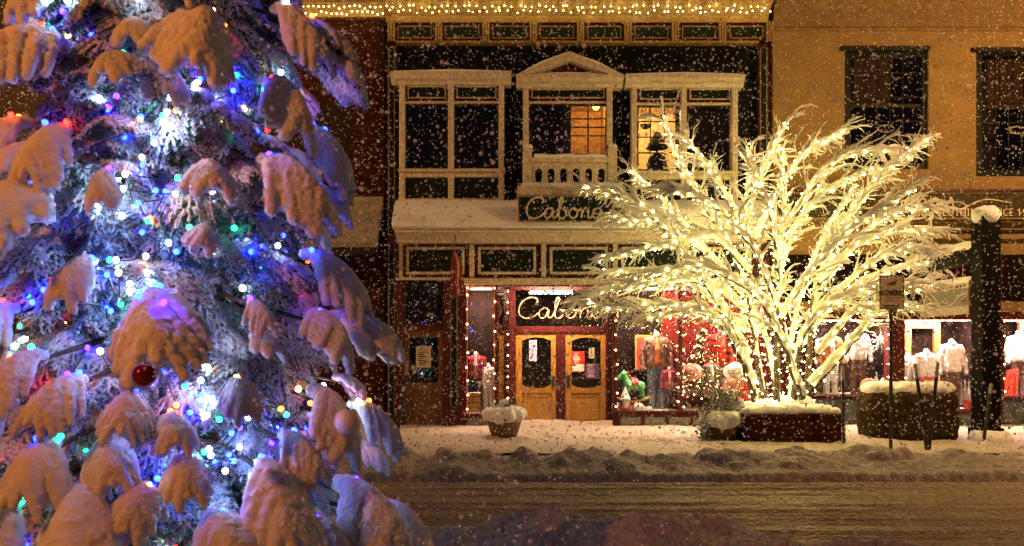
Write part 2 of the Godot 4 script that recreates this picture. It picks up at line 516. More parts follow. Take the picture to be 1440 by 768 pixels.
# ------------------------------------------------------------------ main
func _ready() -> void:
	rng.seed = 7
	var cam := Camera3D.new()
	cam.name = "camera"
	cam.projection = Camera3D.PROJECTION_FRUSTUM
	cam.near = 0.1
	cam.far = 400.0
	cam.size = 2.0 * 0.1 * 384.0 / F
	cam.frustum_offset = Vector2(0.0, 0.1 * 106.0 / F)
	add_child(cam)
	cam.position = Vector3(0, EYE, 0)
	var lens := CameraAttributesPhysical.new()
	lens.frustum_focal_length = 35.0
	lens.frustum_focus_distance = 11.0
	lens.exposure_aperture = 5.6
	lens.frustum_near = 0.1
	lens.frustum_far = 400.0
	cam.attributes = lens
	cam.projection = Camera3D.PROJECTION_FRUSTUM
	cam.near = 0.1
	cam.far = 400.0
	cam.size = 2.0 * 0.1 * 384.0 / F
	cam.frustum_offset = Vector2(0.0, 0.1 * 106.0 / F)
	cam.current = true
	var env := Environment.new()
	env.background_mode = Environment.BG_SKY
	var sm := ProceduralSkyMaterial.new()
	sm.sky_top_color = lin(0.016, 0.014, 0.022)
	sm.sky_horizon_color = lin(0.05, 0.036, 0.034)
	sm.ground_bottom_color = lin(0.01, 0.008, 0.008)
	sm.ground_horizon_color = lin(0.04, 0.03, 0.028)
	sm.sky_curve = 0.2
	var sky := Sky.new()
	sky.sky_material = sm
	env.sky = sky
	env.tonemap_mode = Environment.TONE_MAPPER_LINEAR
	env.tonemap_exposure = 1.0
	env.sdfgi_enabled = true
	env.ssao_enabled = true
	env.ssil_enabled = true
	var we := WorldEnvironment.new()
	we.name = "world_environment"
	we.environment = env
	add_child(we)
	make_materials()
	# two street lamps beside the photographer light the facades and the spruce
	street_lamp(Vector3(-6.6, 0, 0.9), 5.2, Vector3(1, 0, -0.5), Color(1.0, 0.28, 0.028).linear_to_srgb(), 25.0, "deep orange sodium street lamp on a curved arm beside the spruce")
	street_lamp(Vector3(13.4, 0, -9.4), 7.6, Vector3(-0.8, 0, -1), Color(1.0, 0.53, 0.19).linear_to_srgb(), 74.0, "pale orange street lamp beyond the portico at the kerb", 0.5, atan2(5.4, -15.0))
	street_lamp(Vector3(-12.6, 0, -9.4), 7.6, Vector3(0.8, 0, -1), Color(1.0, 0.53, 0.19).linear_to_srgb(), 95.0, "pale orange street lamp before the brick building at the kerb", 1.0, atan2(5.4, 9.4))
	ground()
	brick_building()
	victorian_building()
	stucco_building()
	portico()
	lit_tree()
	spruce()
	street_things()
	displays()
	roof_lights()
	falling_snow()

func street_lamp(at: Vector3, h: float, towards: Vector3, c: Color, e: float, label: String, shield := 0.0, facing := 0.0) -> void:
	var t := thing("street_lamp", at, label, "street lamp", "street lamps along the road")
	var d := towards.normalized()
	var mb := MB.new()
	mb.tube(PackedVector3Array([Vector3.ZERO, Vector3(0, 0.5, 0), Vector3(0, 0.55, 0), Vector3(0, h, 0)]), PackedFloat32Array([0.14, 0.12, 0.08, 0.055]), 12)
	put("post", t, mb.done(), M.black_iron, at)
	var mb2 := MB.new()
	mb2.tube(curve([Vector3(0, h, 0), Vector3(0, h + 0.5, 0) + d * 0.25, Vector3(0, h + 0.65, 0) + d * 0.9, Vector3(0, h + 0.6, 0) + d * 1.5], 5), PackedFloat32Array([0.05, 0.05, 0.045, 0.045, 0.04, 0.04, 0.04, 0.04, 0.04, 0.035, 0.035, 0.035, 0.035, 0.035, 0.035, 0.035]), 8)
	put("arm", t, mb2.done(), M.black_iron, at)
	var lp := at + Vector3(0, h + 0.44, 0) + d * 1.6
	var mb3 := MB.new()
	mb3.lathe(PackedVector2Array([Vector2(0.2, 0.02), Vector2(0.21, 0.06), Vector2(0.16, 0.16), Vector2(0.05, 0.2), Vector2(0.0, 0.21)]), Vector3.ZERO, 16)
	put("lamp_shade", t, mb3.done(), M.black_iron, lp)
	if shield > 0.0:
		# a sheet-metal shield keeps the light off the near side of the street
		var ms := MB.new()
		var arc := PackedVector2Array()
		for k in 13: arc.append(Vector2.from_angle(facing + shield * (k / 6.0 - 1.0)) * 0.24)
		for k in 13: arc.append(Vector2.from_angle(facing - shield * (k / 6.0 - 1.0)) * 0.232)
		prism_into(ms, arc, 1, -0.32, 0.05)
		put("shield", t, ms.done(), M.black_iron, lp)
	var bulb := SphereMesh.new()
	bulb.radius = 0.11; bulb.height = 0.22; bulb.radial_segments = 16; bulb.rings = 8
	put("lamp_bulb", t, bulb, M.street_lamp_glow, lp - Vector3(0, 0.1, 0))
	omni(t, lp - Vector3(0, 0.1, 0), c, e, 0.12)

# ------------------------------------------------------------------ ground
func field(x0: float, x1: float, z0: float, z1: float, sx: float, sz: float, h: Callable) -> ArrayMesh:
	var nx := int((x1 - x0) / sx) + 1
	var nz := int((z1 - z0) / sz) + 1
	var vs := PackedVector3Array()
	var ns := PackedVector3Array()
	var ids := PackedInt32Array()
	for j in nz:
		for i in nx:
			var x := x0 + i * sx
			var z := z0 + j * sz
			vs.append(Vector3(x, h.call(x, z), z))
	for j in nz:
		for i in nx:
			var l := vs[j * nx + maxi(i - 1, 0)]
			var r := vs[j * nx + mini(i + 1, nx - 1)]
			var b := vs[maxi(j - 1, 0) * nx + i]
			var f := vs[mini(j + 1, nz - 1) * nx + i]
			ns.append((f - b).cross(r - l).normalized())
			if i < nx - 1 and j < nz - 1:
				var k := j * nx + i
				ids.append_array([k, k + 1, k + nx + 1, k, k + nx + 1, k + nx])
	var arr := []
	arr.resize(Mesh.ARRAY_MAX)
	arr[Mesh.ARRAY_VERTEX] = vs; arr[Mesh.ARRAY_NORMAL] = ns; arr[Mesh.ARRAY_INDEX] = ids
	var m := ArrayMesh.new()
	m.add_surface_from_arrays(Mesh.PRIMITIVE_TRIANGLES, arr)
	return m

func ground() -> void:
	var n1 := FastNoiseLite.new(); n1.seed = 21; n1.frequency = 0.35; n1.fractal_octaves = 4
	var n2 := FastNoiseLite.new(); n2.seed = 22; n2.frequency = 1.6; n2.fractal_octaves = 3
	var g := PlaneMesh.new()
	g.size = Vector2(300, 300)
	tag(put("ground", self, g, M.ground_snow, Vector3(0, -0.12, 0)), "", "", "", "structure")
	# footprints pressed into the pavement snow
	var prints := []
	var r := RandomNumberGenerator.new(); r.seed = 31
	for k in 130:
		var t := r.randf()
		var px := Vector2(r.randf_range(-4.5, 9.5), -13.2 - r.randf() * 2.6)
		if k < 60: px = Vector2(-0.5 + t * 5.0 + r.randfn(0, 0.2), -15.6 + t * 2.6 + r.randfn(0, 0.25))
		prints.append(px)
	var walk := func(x: float, z: float) -> float:
		var y := 0.06 + n1.get_noise_2d(x, z) * 0.05 + n2.get_noise_2d(x, z) * 0.02
		for p in prints:
			var d: float = Vector2((x - p.x) * 1.3, z - p.y).length_squared()
			if d < 0.06: y -= 0.06 * exp(-d / 0.012) - 0.02 * exp(-pow(sqrt(d) - 0.17, 2.0) / 0.002)
		return y
	tag(put("pavement", self, field(-20, 20, -19.6, -12.3, 0.1, 0.075, walk), M.packed_snow), "", "", "", "structure")
	# the kerb and the ridge of plowed snow on it
	var lumps := []
	for k in 330:
		var big := r.randf()
		lumps.append([r.randf_range(-12, 14), r.randf_range(-12.2, -10.6), 0.035 + 0.3 * pow(big, 4.0), (0.02 + 0.14 * pow(big, 3.0)) * r.randf_range(0.5, 1.2)])
	lumps.append_array([[1.9, -11.5, 0.22, 0.2], [3.1, -11.4, 0.3, 0.2], [5.7, -11.6, 0.45, 0.18], [0.2, -11.4, 0.25, 0.22], [-1.0, -11.5, 0.2, 0.2]])
	var bank := func(x: float, z: float) -> float:
		var across := (z + 11.45) / 1.05
		var ridge := exp(-across * across * 2.2)
		var y := 0.02 + ridge * (0.05 + 0.1 * smoothstep(-0.25, 0.2, n1.get_noise_2d(x * 0.8, 77.0)) + n1.get_noise_2d(x * 1.4, 5.0) * 0.1 + n1.get_noise_2d(x * 2.4, z * 2.4) * 0.1) + (n2.get_noise_2d(x * 1.2, z * 2.2) * 0.07 + n2.get_noise_2d(x * 7.0, z * 7.0) * 0.02) * ridge
		if z > -11.0: y += n2.get_noise_2d(x * 4.0, z * 1.0) * 0.03
		for p in lumps:
			var dx: float = x - p[0]
			if absf(dx) > 0.6: continue
			var d: float = (dx * dx + (z - p[1]) * (z - p[1])) / (p[2] * p[2])
			if d < 1.0: y += p[3] * sqrt(1.0 - d) * 0.7
		return y - 0.3 * (smoothstep(-10.55, -10.3, z) + smoothstep(-12.5, -12.75, z))
	tag(put("snow_bank", self, field(-16, 18, -12.75, -10.3, 0.05, 0.045, bank), M.plowed_snow), "", "", "", "structure")
	# the road: packed brown snow combed by tyres
	var n3 := FastNoiseLite.new(); n3.seed = 25; n3.frequency = 1.9; n3.fractal_octaves = 4
	var road := func(x: float, z: float) -> float:
		var y := -0.06 + n3.get_noise_2d(x * 0.02, z * 2.4) * 0.018 + n2.get_noise_2d(x * 2.5, z * 3.0) * 0.012 + n2.get_noise_2d(x * 9.0, z * 9.0) * 0.006
		for z0 in [-10.15, -9.75, -9.4, -8.9, -8.55, -8.0, -7.5]:
			var off: float = z - z0 - n1.get_noise_2d(x * 0.3, z0 * 7.0) * 0.22
			if absf(off) < 0.3:
				y -= 0.03 * exp(-off * off / 0.006)
				y += 0.016 * exp(-pow(absf(off) - 0.13, 2.0) / 0.0016)
		return y
	tag(put("road", self, field(-30, 30, -10.6, -5.0, 0.1, 0.02, road), M.road_slush), "", "", "", "structure")
	# heaps of plowed snow on the near side
	var near_lumps := [[0.9, -7.95, 0.5, 0.13], [1.7, -7.6, 0.35, 0.16], [2.5, -7.7, 0.6, 0.14], [3.3, -6.6, 0.7, 0.2], [1.3, -6.9, 0.5, 0.16], [4.3, -7.0, 0.6, 0.14], [2.2, -6.5, 0.6, 0.16], [0.2, -7.3, 0.7, 0.1], [1.9, -8.1, 0.22, 0.16], [5.2, -6.4, 0.6, 0.12], [0.75, -7.9, 0.16, 0.12], [2.75, -7.95, 0.2, 0.1], [3.7, -7.5, 0.4, 0.12]]
	for k in 160:
		var big := pow(r.randf(), 3.0)
		near_lumps.append([r.randf_range(-2.5, 6.5), r.randf_range(-8.6, -5.6), 0.05 + 0.26 * big, 0.02 + 0.1 * big])
	var near := func(x: float, z: float) -> float:
		var edge := -8.1 + n1.get_noise_2d(x * 1.2, 40.0) * 0.7 + (0.0 if x < 1.4 else minf((x - 1.4) * 0.45, 1.5))
		var rise := smoothstep(edge - 0.35, edge + 0.75, z)
		var y := -0.16 + rise * (0.2 + n1.get_noise_2d(x * 0.7, z * 1.1 + 9.0) * 0.24 + n2.get_noise_2d(x * 0.35, z * 0.6) * 0.07 + (0.5 - absf(n1.get_noise_2d(x * 1.6 + 30.0, z * 3.4))) * 0.16 + (0.5 - absf(n2.get_noise_2d(x * 1.1, z * 1.9))) * 0.07 + n2.get_noise_2d(x * 3.0, z * 4.5) * 0.045 + n2.get_noise_2d(x * 9.0, z * 9.0) * 0.02 - 0.1) * (1.0 if x < 1.5 else maxf(0.55, 1.0 - (x - 1.5) * 0.2))
		for p in near_lumps:
			var d: float = (pow(x - p[0], 2.0) + pow((z - p[1]) * 1.5, 2.0)) / (p[2] * p[2])
			if d < 1.0: y += p[3] * pow(1.0 - d, 1.3) * rise
		return y
	tag(put("snow_bank", self, field(-9, 9, -9.2, -0.4, 0.045, 0.04, near), M.drifted_snow), "", "", "", "structure")

# ------------------------------------------------------------------ the three buildings
func brick_building() -> void:
	var b := thing("brick_building", W(300, 590, 17.3), "dark brown brick building behind the spruce", "building")
	b.position.y = 0
	var x0 := W(-260, 0, 17.4).x
	var x1 := W(541, 0, 17.4).x
	box("wall", b, M.mortar, Vector3(x0, 0, -27), Vector3(x1, 10.6, -17.42))
	# bricks of the visible part
	var wx0 := W(474, 0, 17.4).x
	var mb := MB.new()
	var mb2 := MB.new()
	var r := RandomNumberGenerator.new(); r.seed = 4
	var win := Rect2(W(440, 240, 17.4).x, W(440, 240, 17.4).y, W(487, 0, 17.4).x - W(440, 0, 17.4).x, 1.55)
	for row in 124:
		var y := 0.03 + row * 0.076
		var sh := 0.105 if row % 2 else 0.0
		var x := x1 - sh
		while x > wx0 - 1.9:
			var a := maxf(x - 0.2, wx0 - 1.9)
			if not (a < win.end.x and y > win.position.y - 0.1 and y < win.end.y):
				var m: MB = mb if r.randf() < 0.7 else mb2
				var pr := r.randf_range(0.0, 0.007)
				m.box(Vector3(a, y, -17.43), Vector3(x, y + 0.064, -17.402 + pr))
			x -= 0.21
	tag(putw("bricks", b, mb, M.brick), "", "", "", "stuff")
	tag(putw("bricks", b, mb2, M.brick_pale), "", "", "", "stuff")
	pbox("cornice", b, M.stucco_trim, 380, -12, 541, 4, 17.1, 0.3)
	pbox("cornice", b, M.gold_trim, 380, 4, 541, 24, 17.25, 0.15)
	# sash window at the upper floor
	var w := part("window", b, W(465, 190, 17.4))
	pbox("pane", w, M.pane, 442, 146, 487, 236, 17.5, 0.01)
	frame_bars("frame", w, M.dark_frame, 440, 144, 488, 238, 17.405, 0.08, 3)
	pbox("sill", w, M.cream, 436, 236, 494, 240, 17.28, 0.14)
	# shop front at street level
	var s := part("shop_window", b, W(420, 500, 17.4))
	pbox("sill", s, M.cream, 330, 535, 442, 548, 17.2, 0.25)
	pbox("frame", s, M.dark_frame, 330, 400, 470, 408, 17.38, 0.04)
	pbox("frame", s, M.dark_frame, 440, 408, 446, 535, 17.38, 0.04)
	pbox("pane", s, M.pane, 330, 408, 440, 535, 17.39, 0.01)
	pbox("base_panel", s, M.dark_frame, 330, 548, 442, 602, 17.36, 0.05)
	# awning with its blanket of snow
	var aw := part("awning", b, W(480, 300, 17.0))
	var p := PackedVector2Array([Vector2(-17.38, 5.12), Vector2(-17.38, 5.3), Vector2(-17.28, 5.3), Vector2(-16.45, 4.28), Vector2(-16.38, 4.12), Vector2(-16.45, 4.02)])
	var q := PackedVector2Array([Vector2(-17.36, 4.98), Vector2(-17.36, 5.1), Vector2(-16.47, 4.0), Vector2(-16.47, 3.86)])
	var m3 := MB.new(); prism_into(m3, p, 0, W(300, 0, 16.8).x, W(534, 0, 16.8).x)
	putw("snow", aw, m3, M.old_snow)
	var m4 := MB.new(); prism_into(m4, q, 0, W(300, 0, 16.8).x + 0.02, W(532, 0, 16.8).x - 0.02)
	putw("canopy", aw, m4, M.dark_frame)

func pilaster_panel(parent: Node, x0: float, y0: float, x1: float, y1: float, d: float) -> void:
	# long narrow green panel with rounded ends and a cream outline
	var make := func(in_: float, z: float, deep: float, m: Material, called: String) -> void:
		var a := W(x0 + in_, y1 - in_, d)
		var b := W(x1 - in_, y0 + in_, d)
		var r := (b.x - a.x) * 0.5
		var poly := PackedVector2Array()
		for k in 9:
			poly.append(Vector2(a.x + r + cos(PI * k / 8.0) * r, b.y - r + sin(PI * k / 8.0) * r))
		for k in 9:
			poly.append(Vector2(a.x + r - cos(PI * k / 8.0) * r, a.y + r - sin(PI * k / 8.0) * r))
		var mb := MB.new()
		prism_into(mb, poly, 2, z, z - deep)
		putw(called, parent, mb, m)
	make.call(0.0, -d, 0.03, M.cream_dark, "moulding")
	make.call(1.5, -d + 0.012, 0.03, M.dark_green, "panel")

func rooms_behind(parent: Node, x0: float, y0: float, x1: float, y1: float, d: float, deep: float, m: Material) -> void:
	# the room behind an opening: five boards round a hollow
	var a := W(x0, y1, d)
	var b := W(x1, y0, d)
	var z := -d
	var w := 0.05
	box("room_wall", parent, m, Vector3(a.x - w, a.y - w, z - deep - w), Vector3(b.x + w, b.y + w, z - deep))
	box("room_wall", parent, m, Vector3(a.x - w, a.y - w, z - deep), Vector3(a.x, b.y + w, z))
	box("room_wall", parent, m, Vector3(b.x, a.y - w, z - deep), Vector3(b.x + w, b.y + w, z))
	box("room_ceiling", parent, m, Vector3(a.x, b.y, z - deep), Vector3(b.x, b.y + w, z))
	box("room_floor", parent, m, Vector3(a.x, a.y - w, z - deep), Vector3(b.x, a.y, z))

func pair_window(b: Node, posts: Array, top: float, corn: Array, glass_top: float, glass_bot: float, low: float, muntin: Material) -> Node3D:
	var w := part("window", b, W(posts[1], 190, 17.1))
	# flared cornice
	var mb := MB.new()
	var a := W(corn[0], top, 16.95)
	var e := W(corn[1], top + 16, 16.95)
	var prof := PackedVector2Array([Vector2(-17.35, e.y), Vector2(-17.1, e.y), Vector2(-17.05, e.y + 0.06), Vector2(-16.96, e.y + 0.1), Vector2(-16.92, e.y + 0.17), Vector2(-16.92, a.y - 0.02), Vector2(-17.0, a.y + 0.02), Vector2(-17.35, a.y + 0.04)])
	prism_into(mb, prof, 0, a.x, e.x)
	putw("cornice", w, mb, M.cream)
	var ms := MB.new()
	ms.tube(PackedVector3Array([Vector3(a.x + 0.05, a.y + 0.03, -17.12), Vector3((a.x + e.x) * 0.5, a.y + 0.045, -17.12), Vector3(e.x - 0.05, a.y + 0.03, -17.12)]), PackedFloat32Array([0.06, 0.09, 0.06]), 10, 0.6)
	putw("snow", w, ms, M.snow)
	for p in posts:
		pbox("post", w, M.cream, p - 4, top + 16, p + 4, low + 2, 17.08, 0.22)
	for k in posts.size() - 1:
		var l: float = posts[k] + 4
		var r: float = posts[k + 1] - 4
		pbox("head_panel", w, M.burgundy, l, top + 17, r, glass_top - 4, 17.2, 0.1)
		frame_bars("head_moulding", w, M.cream, l + 4, top + 21, r - 3, glass_top - 8, 17.185, 0.015, 1.6)
		pbox("head_field", w, M.dark_green, l + 5.6, top + 22.6, r - 4.6, glass_top - 9.6, 17.192, 0.01)
		pbox("transom_bar", w, M.cream, l, glass_top - 4, r, glass_top - 1, 17.14, 0.12)
		pbox("pane", w, M.pane, l, glass_top - 1, r, glass_bot, 17.24, 0.008)
		frame_bars("sash", w, M.dark_frame, l, glass_top - 1, r, glass_bot, 17.21, 0.05, 2.2)
		if low > glass_bot + 20:
			pbox("apron_panel", w, M.dark_green, l, glass_bot + 12, r, low - 7, 17.2, 0.1)
	if low > glass_bot + 20:
		pbox("sill", w, M.cream, posts[0] - 6, glass_bot, posts[-1] + 6, glass_bot + 4, 17.0, 0.25)
		pbox("apron_rail", w, M.cream, posts[0] + 4, glass_bot + 4, posts[-1] - 4, glass_bot + 12, 17.1, 0.18)
		pbox("apron_rail", w, M.cream, posts[0] + 4, low - 7, posts[-1] - 4, low, 17.1, 0.18)
	return w

const SCRIPT := {
	"C": [[[0.78, 0.72], [0.86, 0.86], [0.72, 1.0], [0.45, 0.98], [0.18, 0.78], [0.04, 0.42], [0.12, 0.12], [0.36, 0.0], [0.64, 0.06], [0.88, 0.26]], 0.86],
	"a": [[[0.46, 0.42], [0.3, 0.5], [0.1, 0.36], [0.06, 0.14], [0.18, 0.01], [0.34, 0.1], [0.47, 0.42], [0.45, 0.12], [0.54, 0.02], [0.68, 0.16]], 0.62],
	"b": [[[0.02, 0.12], [0.2, 0.55], [0.32, 0.92], [0.24, 1.0], [0.16, 0.8], [0.12, 0.3], [0.14, 0.06], [0.3, 0.0], [0.46, 0.16], [0.44, 0.4], [0.32, 0.44], [0.46, 0.36], [0.6, 0.4]], 0.56],
	"o": [[[0.3, 0.5], [0.12, 0.4], [0.06, 0.18], [0.2, 0.01], [0.4, 0.1], [0.46, 0.34], [0.3, 0.5], [0.36, 0.38], [0.6, 0.42]], 0.56],
	"n": [[[0.02, 0.36], [0.1, 0.48], [0.1, 0.02], [0.14, 0.3], [0.3, 0.5], [0.42, 0.4], [0.42, 0.08], [0.5, 0.01], [0.62, 0.14]], 0.58],
	"s": [[[0.02, 0.12], [0.2, 0.36], [0.26, 0.54], [0.34, 0.3], [0.34, 0.08], [0.2, 0.0], [0.06, 0.08]], 0.44],
	"'": [[[0.1, 0.9], [0.06, 0.66]], 0.14],
}

func script_text(called: String, parent: Node, text: String, at: Vector3, h: float, stretch: float, thick: float, m: Material, swash := []) -> void:
	var x := 0.0
	for ch in text:
		var g: Array = SCRIPT[ch]
		var pts := []
		for p in g[0]:
			pts.append(Vector3((x + p[0]) * h * stretch, p[1] * h, 0))
		var c := curve(pts, 6)
		var rs := PackedFloat32Array()
		for i in c.size():
			rs.append(thick * (0.75 + 0.35 * absf(sin(i * 0.45))))
		var mb := MB.new()
		mb.tube(c, rs, 6)
		put(called, parent, mb.done(), m, at)
		x += g[1]
	if swash:
		var mb2 := MB.new()
		var c2 := curve(swash, 8)
		var rs2 := PackedFloat32Array()
		for i in c2.size():
			rs2.append(thick * (1.1 - 0.5 * i / c2.size()))
		mb2.tube(c2, rs2, 6)
		put("flourish", parent, mb2.done(), m, at)

func text_mesh(called: String, parent: Node, text: String, at: Vector3, h: float, m: Material, wide := 1.0, turn := 0.0) -> void:
	var t := TextMesh.new()
	var f := SystemFont.new()
	f.font_names = PackedStringArray(["Droid Sans"])
	t.font = f
	t.text = text
	t.font_size = 32
	t.pixel_size = h / 24.0
	t.depth = 0.012
	var o := put(called, parent, t, m, at)
	o.scale = Vector3(wide, 1, 1)
	o.rotation.y = turn

func victorian_building() -> void:
	mat("cream_dark", lin(0.3, 0.25, 0.17), 0.6, M.cream.albedo_texture, Vector3(0.8, 0.8, 0.8))
	var b := thing("victorian_shop_building", Vector3(W(812, 0, 17.3).x, 0, -17.3), "dark green shop building with cream trim, bay windows and balcony", "building")
	var x0 := W(543, 0, 17.3).x
	var x1 := W(1085, 0, 17.3).x
	var yg := W(0, 340, 17.3).y
	var wallz := -17.36
	# solid parts of the body, leaving the window openings free
	var opens := [[569, 145, 701, 237], [745, 145, 853, 218], [896, 147, 1030, 240]]
	var ytop := W(0, 30, 17.36).y
	var wb := MB.new()
	var xs := [543.0, 569.0, 701.0, 745.0, 853.0, 896.0, 1030.0, 1085.0]
	for k in xs.size() - 1:
		var a := W(xs[k], 0, 17.36).x
		var e := W(xs[k + 1], 0, 17.36).x
		if k % 2 == 0:
			wb.box(Vector3(a, yg, -17.6), Vector3(e, ytop, wallz))
		else:
			var o: Array = opens[(k - 1) / 2]
			wb.box(Vector3(a, yg, -17.6), Vector3(e, W(0, o[3], 17.36).y, wallz))
			wb.box(Vector3(a, W(0, o[1], 17.36).y, -17.6), Vector3(e, ytop, wallz))
	putw("wall", b, wb, M.siding)
	box("back_wall", b, M.dark_room, Vector3(x0, 0, -27), Vector3(x1, 10.4, -26.8))
	box("side_wall", b, M.dark_room, Vector3(x0, 0, -26.8), Vector3(x0 + 0.1, 10.4, -17.6))
	box("side_wall", b, M.dark_room, Vector3(x1 - 0.1, 0, -26.8), Vector3(x1, 10.4, -17.6))
	box("roof", b, M.snow, Vector3(x0, 9.95, -26.8), Vector3(x1, 10.3, -17.6))
	# clapboards
	var spans := [[566.0, 1066.0]]
	var y := W(0, 282, 17.3).y
	var board := PackedVector2Array([Vector2(-17.36, 0), Vector2(-17.325, 0), Vector2(-17.345, 0.118), Vector2(-17.36, 0.118)])
	var rows := []
	while y < ytop - 0.1:
		rows.append(y)
		y += 0.12
	for yy in rows:
		var segs := [[556.0, 1075.0]]
		for wnd in [[561.0, 709.0, 110.0, 285.0], [735.0, 862.0, 104.0, 262.0], [888.0, 1038.0, 110.0, 285.0]]:
			var py: float = 490.0 - (yy + 0.06 - EYE) * F / 17.33
			if py > wnd[2] and py < wnd[3]:
				var nx := []
				for s in segs:
					if wnd[1] <= s[0] or wnd[0] >= s[1]:
						nx.append(s)
						continue
					if wnd[0] > s[0]: nx.append([s[0], wnd[0]])
					if wnd[1] < s[1]: nx.append([wnd[1], s[1]])
				segs = nx
		for s in segs:
			if s[1] - s[0] < 3: continue
			var m := MB.new()
			prism_into(m, board, 0, W(s[0], 0, 17.33).x, W(s[1], 0, 17.33).x)
			put("clapboard", b, m.done(), M.siding, Vector3(0, yy, 0))
	# crowning cornice with its frieze of panels
	var cor := part("cornice", b, W(812, 20, 16.9))
	var c0 := W(540, 0, 16.9).x
	var c1 := W(1085, 0, 16.9).x
	var prof := PackedVector2Array([Vector2(-17.36, W(0, 31, 17.3).y), Vector2(-17.12, W(0, 31, 17.1).y), Vector2(-17.08, W(0, 20, 17.0).y), Vector2(-16.9, W(0, 8, 16.9).y), Vector2(-16.7, W(0, 0, 16.7).y), Vector2(-16.62, W(0, -8, 16.62).y), Vector2(-16.62, W(0, -14, 16.62).y), Vector2(-17.36, W(0, -22, 17.36).y)])
	var mc := MB.new(); prism_into(mc, prof, 0, c0, c1); putw("crown_moulding", cor, mc, M.gold_trim)
	var msn := MB.new()
	var sp := PackedVector3Array(); var sr := PackedFloat32Array()
	for k in 24:
		sp.append(Vector3(lerpf(c0, c1, k / 23.0), W(0, -22, 17.0).y + 0.04, -16.95)); sr.append(0.3 + 0.03 * sin(k * 1.7))
	msn.tube(sp, sr, 10, 0.4); putw("snow", cor, msn, M.snow)
	pbox("frieze", cor, M.burgundy, 545, 31, 1083, 57, 17.2, 0.15)
	pbox("frieze_rail", cor, M.gold_trim, 556, 57, 1068, 60, 17.14, 0.2)
	for k in 9:
		var px := 545.0 + k * 66.7
		for j in 3:
			pbox("bracket", cor, M.gold_trim, px + j * 3.6, 29, px + j * 3.6 + 2.6, 58 if k % 8 else 57, 17.1, 0.1)
		if k < 8:
			frame_bars("panel_moulding", cor, M.gold_trim, px + 14, 36, px + 62, 54, 17.18, 0.02, 1.6)
			pbox("panel", cor, M.dark_green, px + 15.6, 37.6, px + 60.4, 52.4, 17.19, 0.02)
	# corner pilasters
	for seg in [[544.0, 62.0, 557.0, 600.0], [1066.0, 62.0, 1082.0, 280.0]]:
		pbox("pilaster", b, M.burgundy, seg[0], seg[1], seg[2], seg[3], 17.2, 0.2)
	for pl in [[546, 66, 555, 192], [546, 196, 555, 332], [546, 340, 555, 590], [1069, 66, 1079, 276]]:
		pilaster_panel(b, pl[0], pl[1], pl[2], pl[3], 17.17)
	# upper windows
	var wl := pair_window(b, [565.0, 634.0, 705.0], 100, [549, 719], 146, 237, 286, M.dark_frame)
	rooms_behind(wl, 560, 110, 712, 245, 17.62, 2.2, M.dark_room)
	var wr := pair_window(b, [892.0, 962.0, 1034.0], 104, [880, 1048], 148, 240, 288, M.dark_frame)
	rooms_behind(wr, 886, 112, 1042, 250, 17.62, 2.6, M.warm_wall)
	for k in 3:      # glazing bars of the lit sash
		pbox("glazing_bar", wr, M.dark_frame, 896, 170 + k * 22, 958, 171.6 + k * 22, 17.22, 0.03)
	for k in 2:
		pbox("glazing_bar", wr, M.dark_frame, 914 + k * 20, 148, 915.4 + k * 20, 240, 17.215, 0.03)
	var wc := pair_window(b, [739.5, 857.5], 104, [726, 877], 146, 218, 224, M.dark_frame)
	rooms_behind(wc, 736, 112, 862, 228, 17.62, 2.4, M.warm_wall)
	pbox("sash_post", wc, M.dark_frame, 791, 146, 803, 218, 17.3, 0.06)
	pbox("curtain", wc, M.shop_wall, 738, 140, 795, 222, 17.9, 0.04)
	for k in 3:
		pbox("glazing_bar", wc, M.dark_frame, 803, 166 + k * 12, 852, 167.6 + k * 12, 17.3, 0.03)
	pbox("glazing_bar", wc, M.dark_frame, 826, 148, 828, 217, 17.295, 0.03)
	# lit lamps in the upstairs rooms
	ceiling_lamp(W(915, 143, 18.5), Color(1.0, 0.66, 0.26), 9.0, "lit ceiling lamp behind the small-paned upstairs window")
	ceiling_lamp(W(838, 150, 18.8), Color(1.0, 0.45, 0.1), 1.6, "lit ceiling lamp in the room behind the balcony")
	# pediment over the middle window
	var ped := part("pediment", b, W(801, 90, 17.0))
	var a1 := W(726, 105, 16.95); var a2 := W(877, 105, 16.95); var ap := W(801, 72, 16.95); var th := 0.19
	for s in [[a1, ap], [ap, a2]]:
		var m5 := MB.new()
		var p: Vector3 = s[0]; var q: Vector3 = s[1]
		prism_into(m5, PackedVector2Array([Vector2(p.x, p.y), Vector2(q.x, q.y), Vector2(q.x, q.y - th * 1.1), Vector2(p.x + (0.3 if s[0] == a1 else 0.0), p.y - (0.0 if s[0] == a1 else th * 1.1))] if s[0] == a1 else [Vector2(p.x, p.y), Vector2(q.x, q.y), Vector2(q.x - 0.3, q.y), Vector2(p.x, p.y - th * 1.1)]), 2, -17.36, -16.93)
		putw("raking_cornice", ped, m5, M.cream)
		var m6 := MB.new()
		m6.tube(PackedVector3Array([p + Vector3(0, 0.02, -0.2), (p + q) * 0.5 + Vector3(0, 0.05, -0.2), q + Vector3(0, 0.02, -0.2)]), PackedFloat32Array([0.06, 0.09, 0.07]), 10, 0.7)
		putw("snow", ped, m6, M.snow)
	var m7 := MB.new()
	prism_into(m7, PackedVector2Array([Vector2(a1.x + 0.3, a1.y), Vector2(a2.x - 0.3, a2.y), Vector2(ap.x, ap.y - th)]), 2, -17.36, -17.15)
	putw("tympanum", ped, m7, M.burgundy)
	# balcony with arched balustrade
	var bal := part("balcony", b, W(800, 260, 16.8))
	var d := 16.75
	pbox("end_post", bal, M.cream, 735, 207, 748, 258, d, 0.16)
	pbox("end_post", bal, M.cream, 855, 207, 868, 258, d, 0.16)
	var poly := PackedVector2Array()
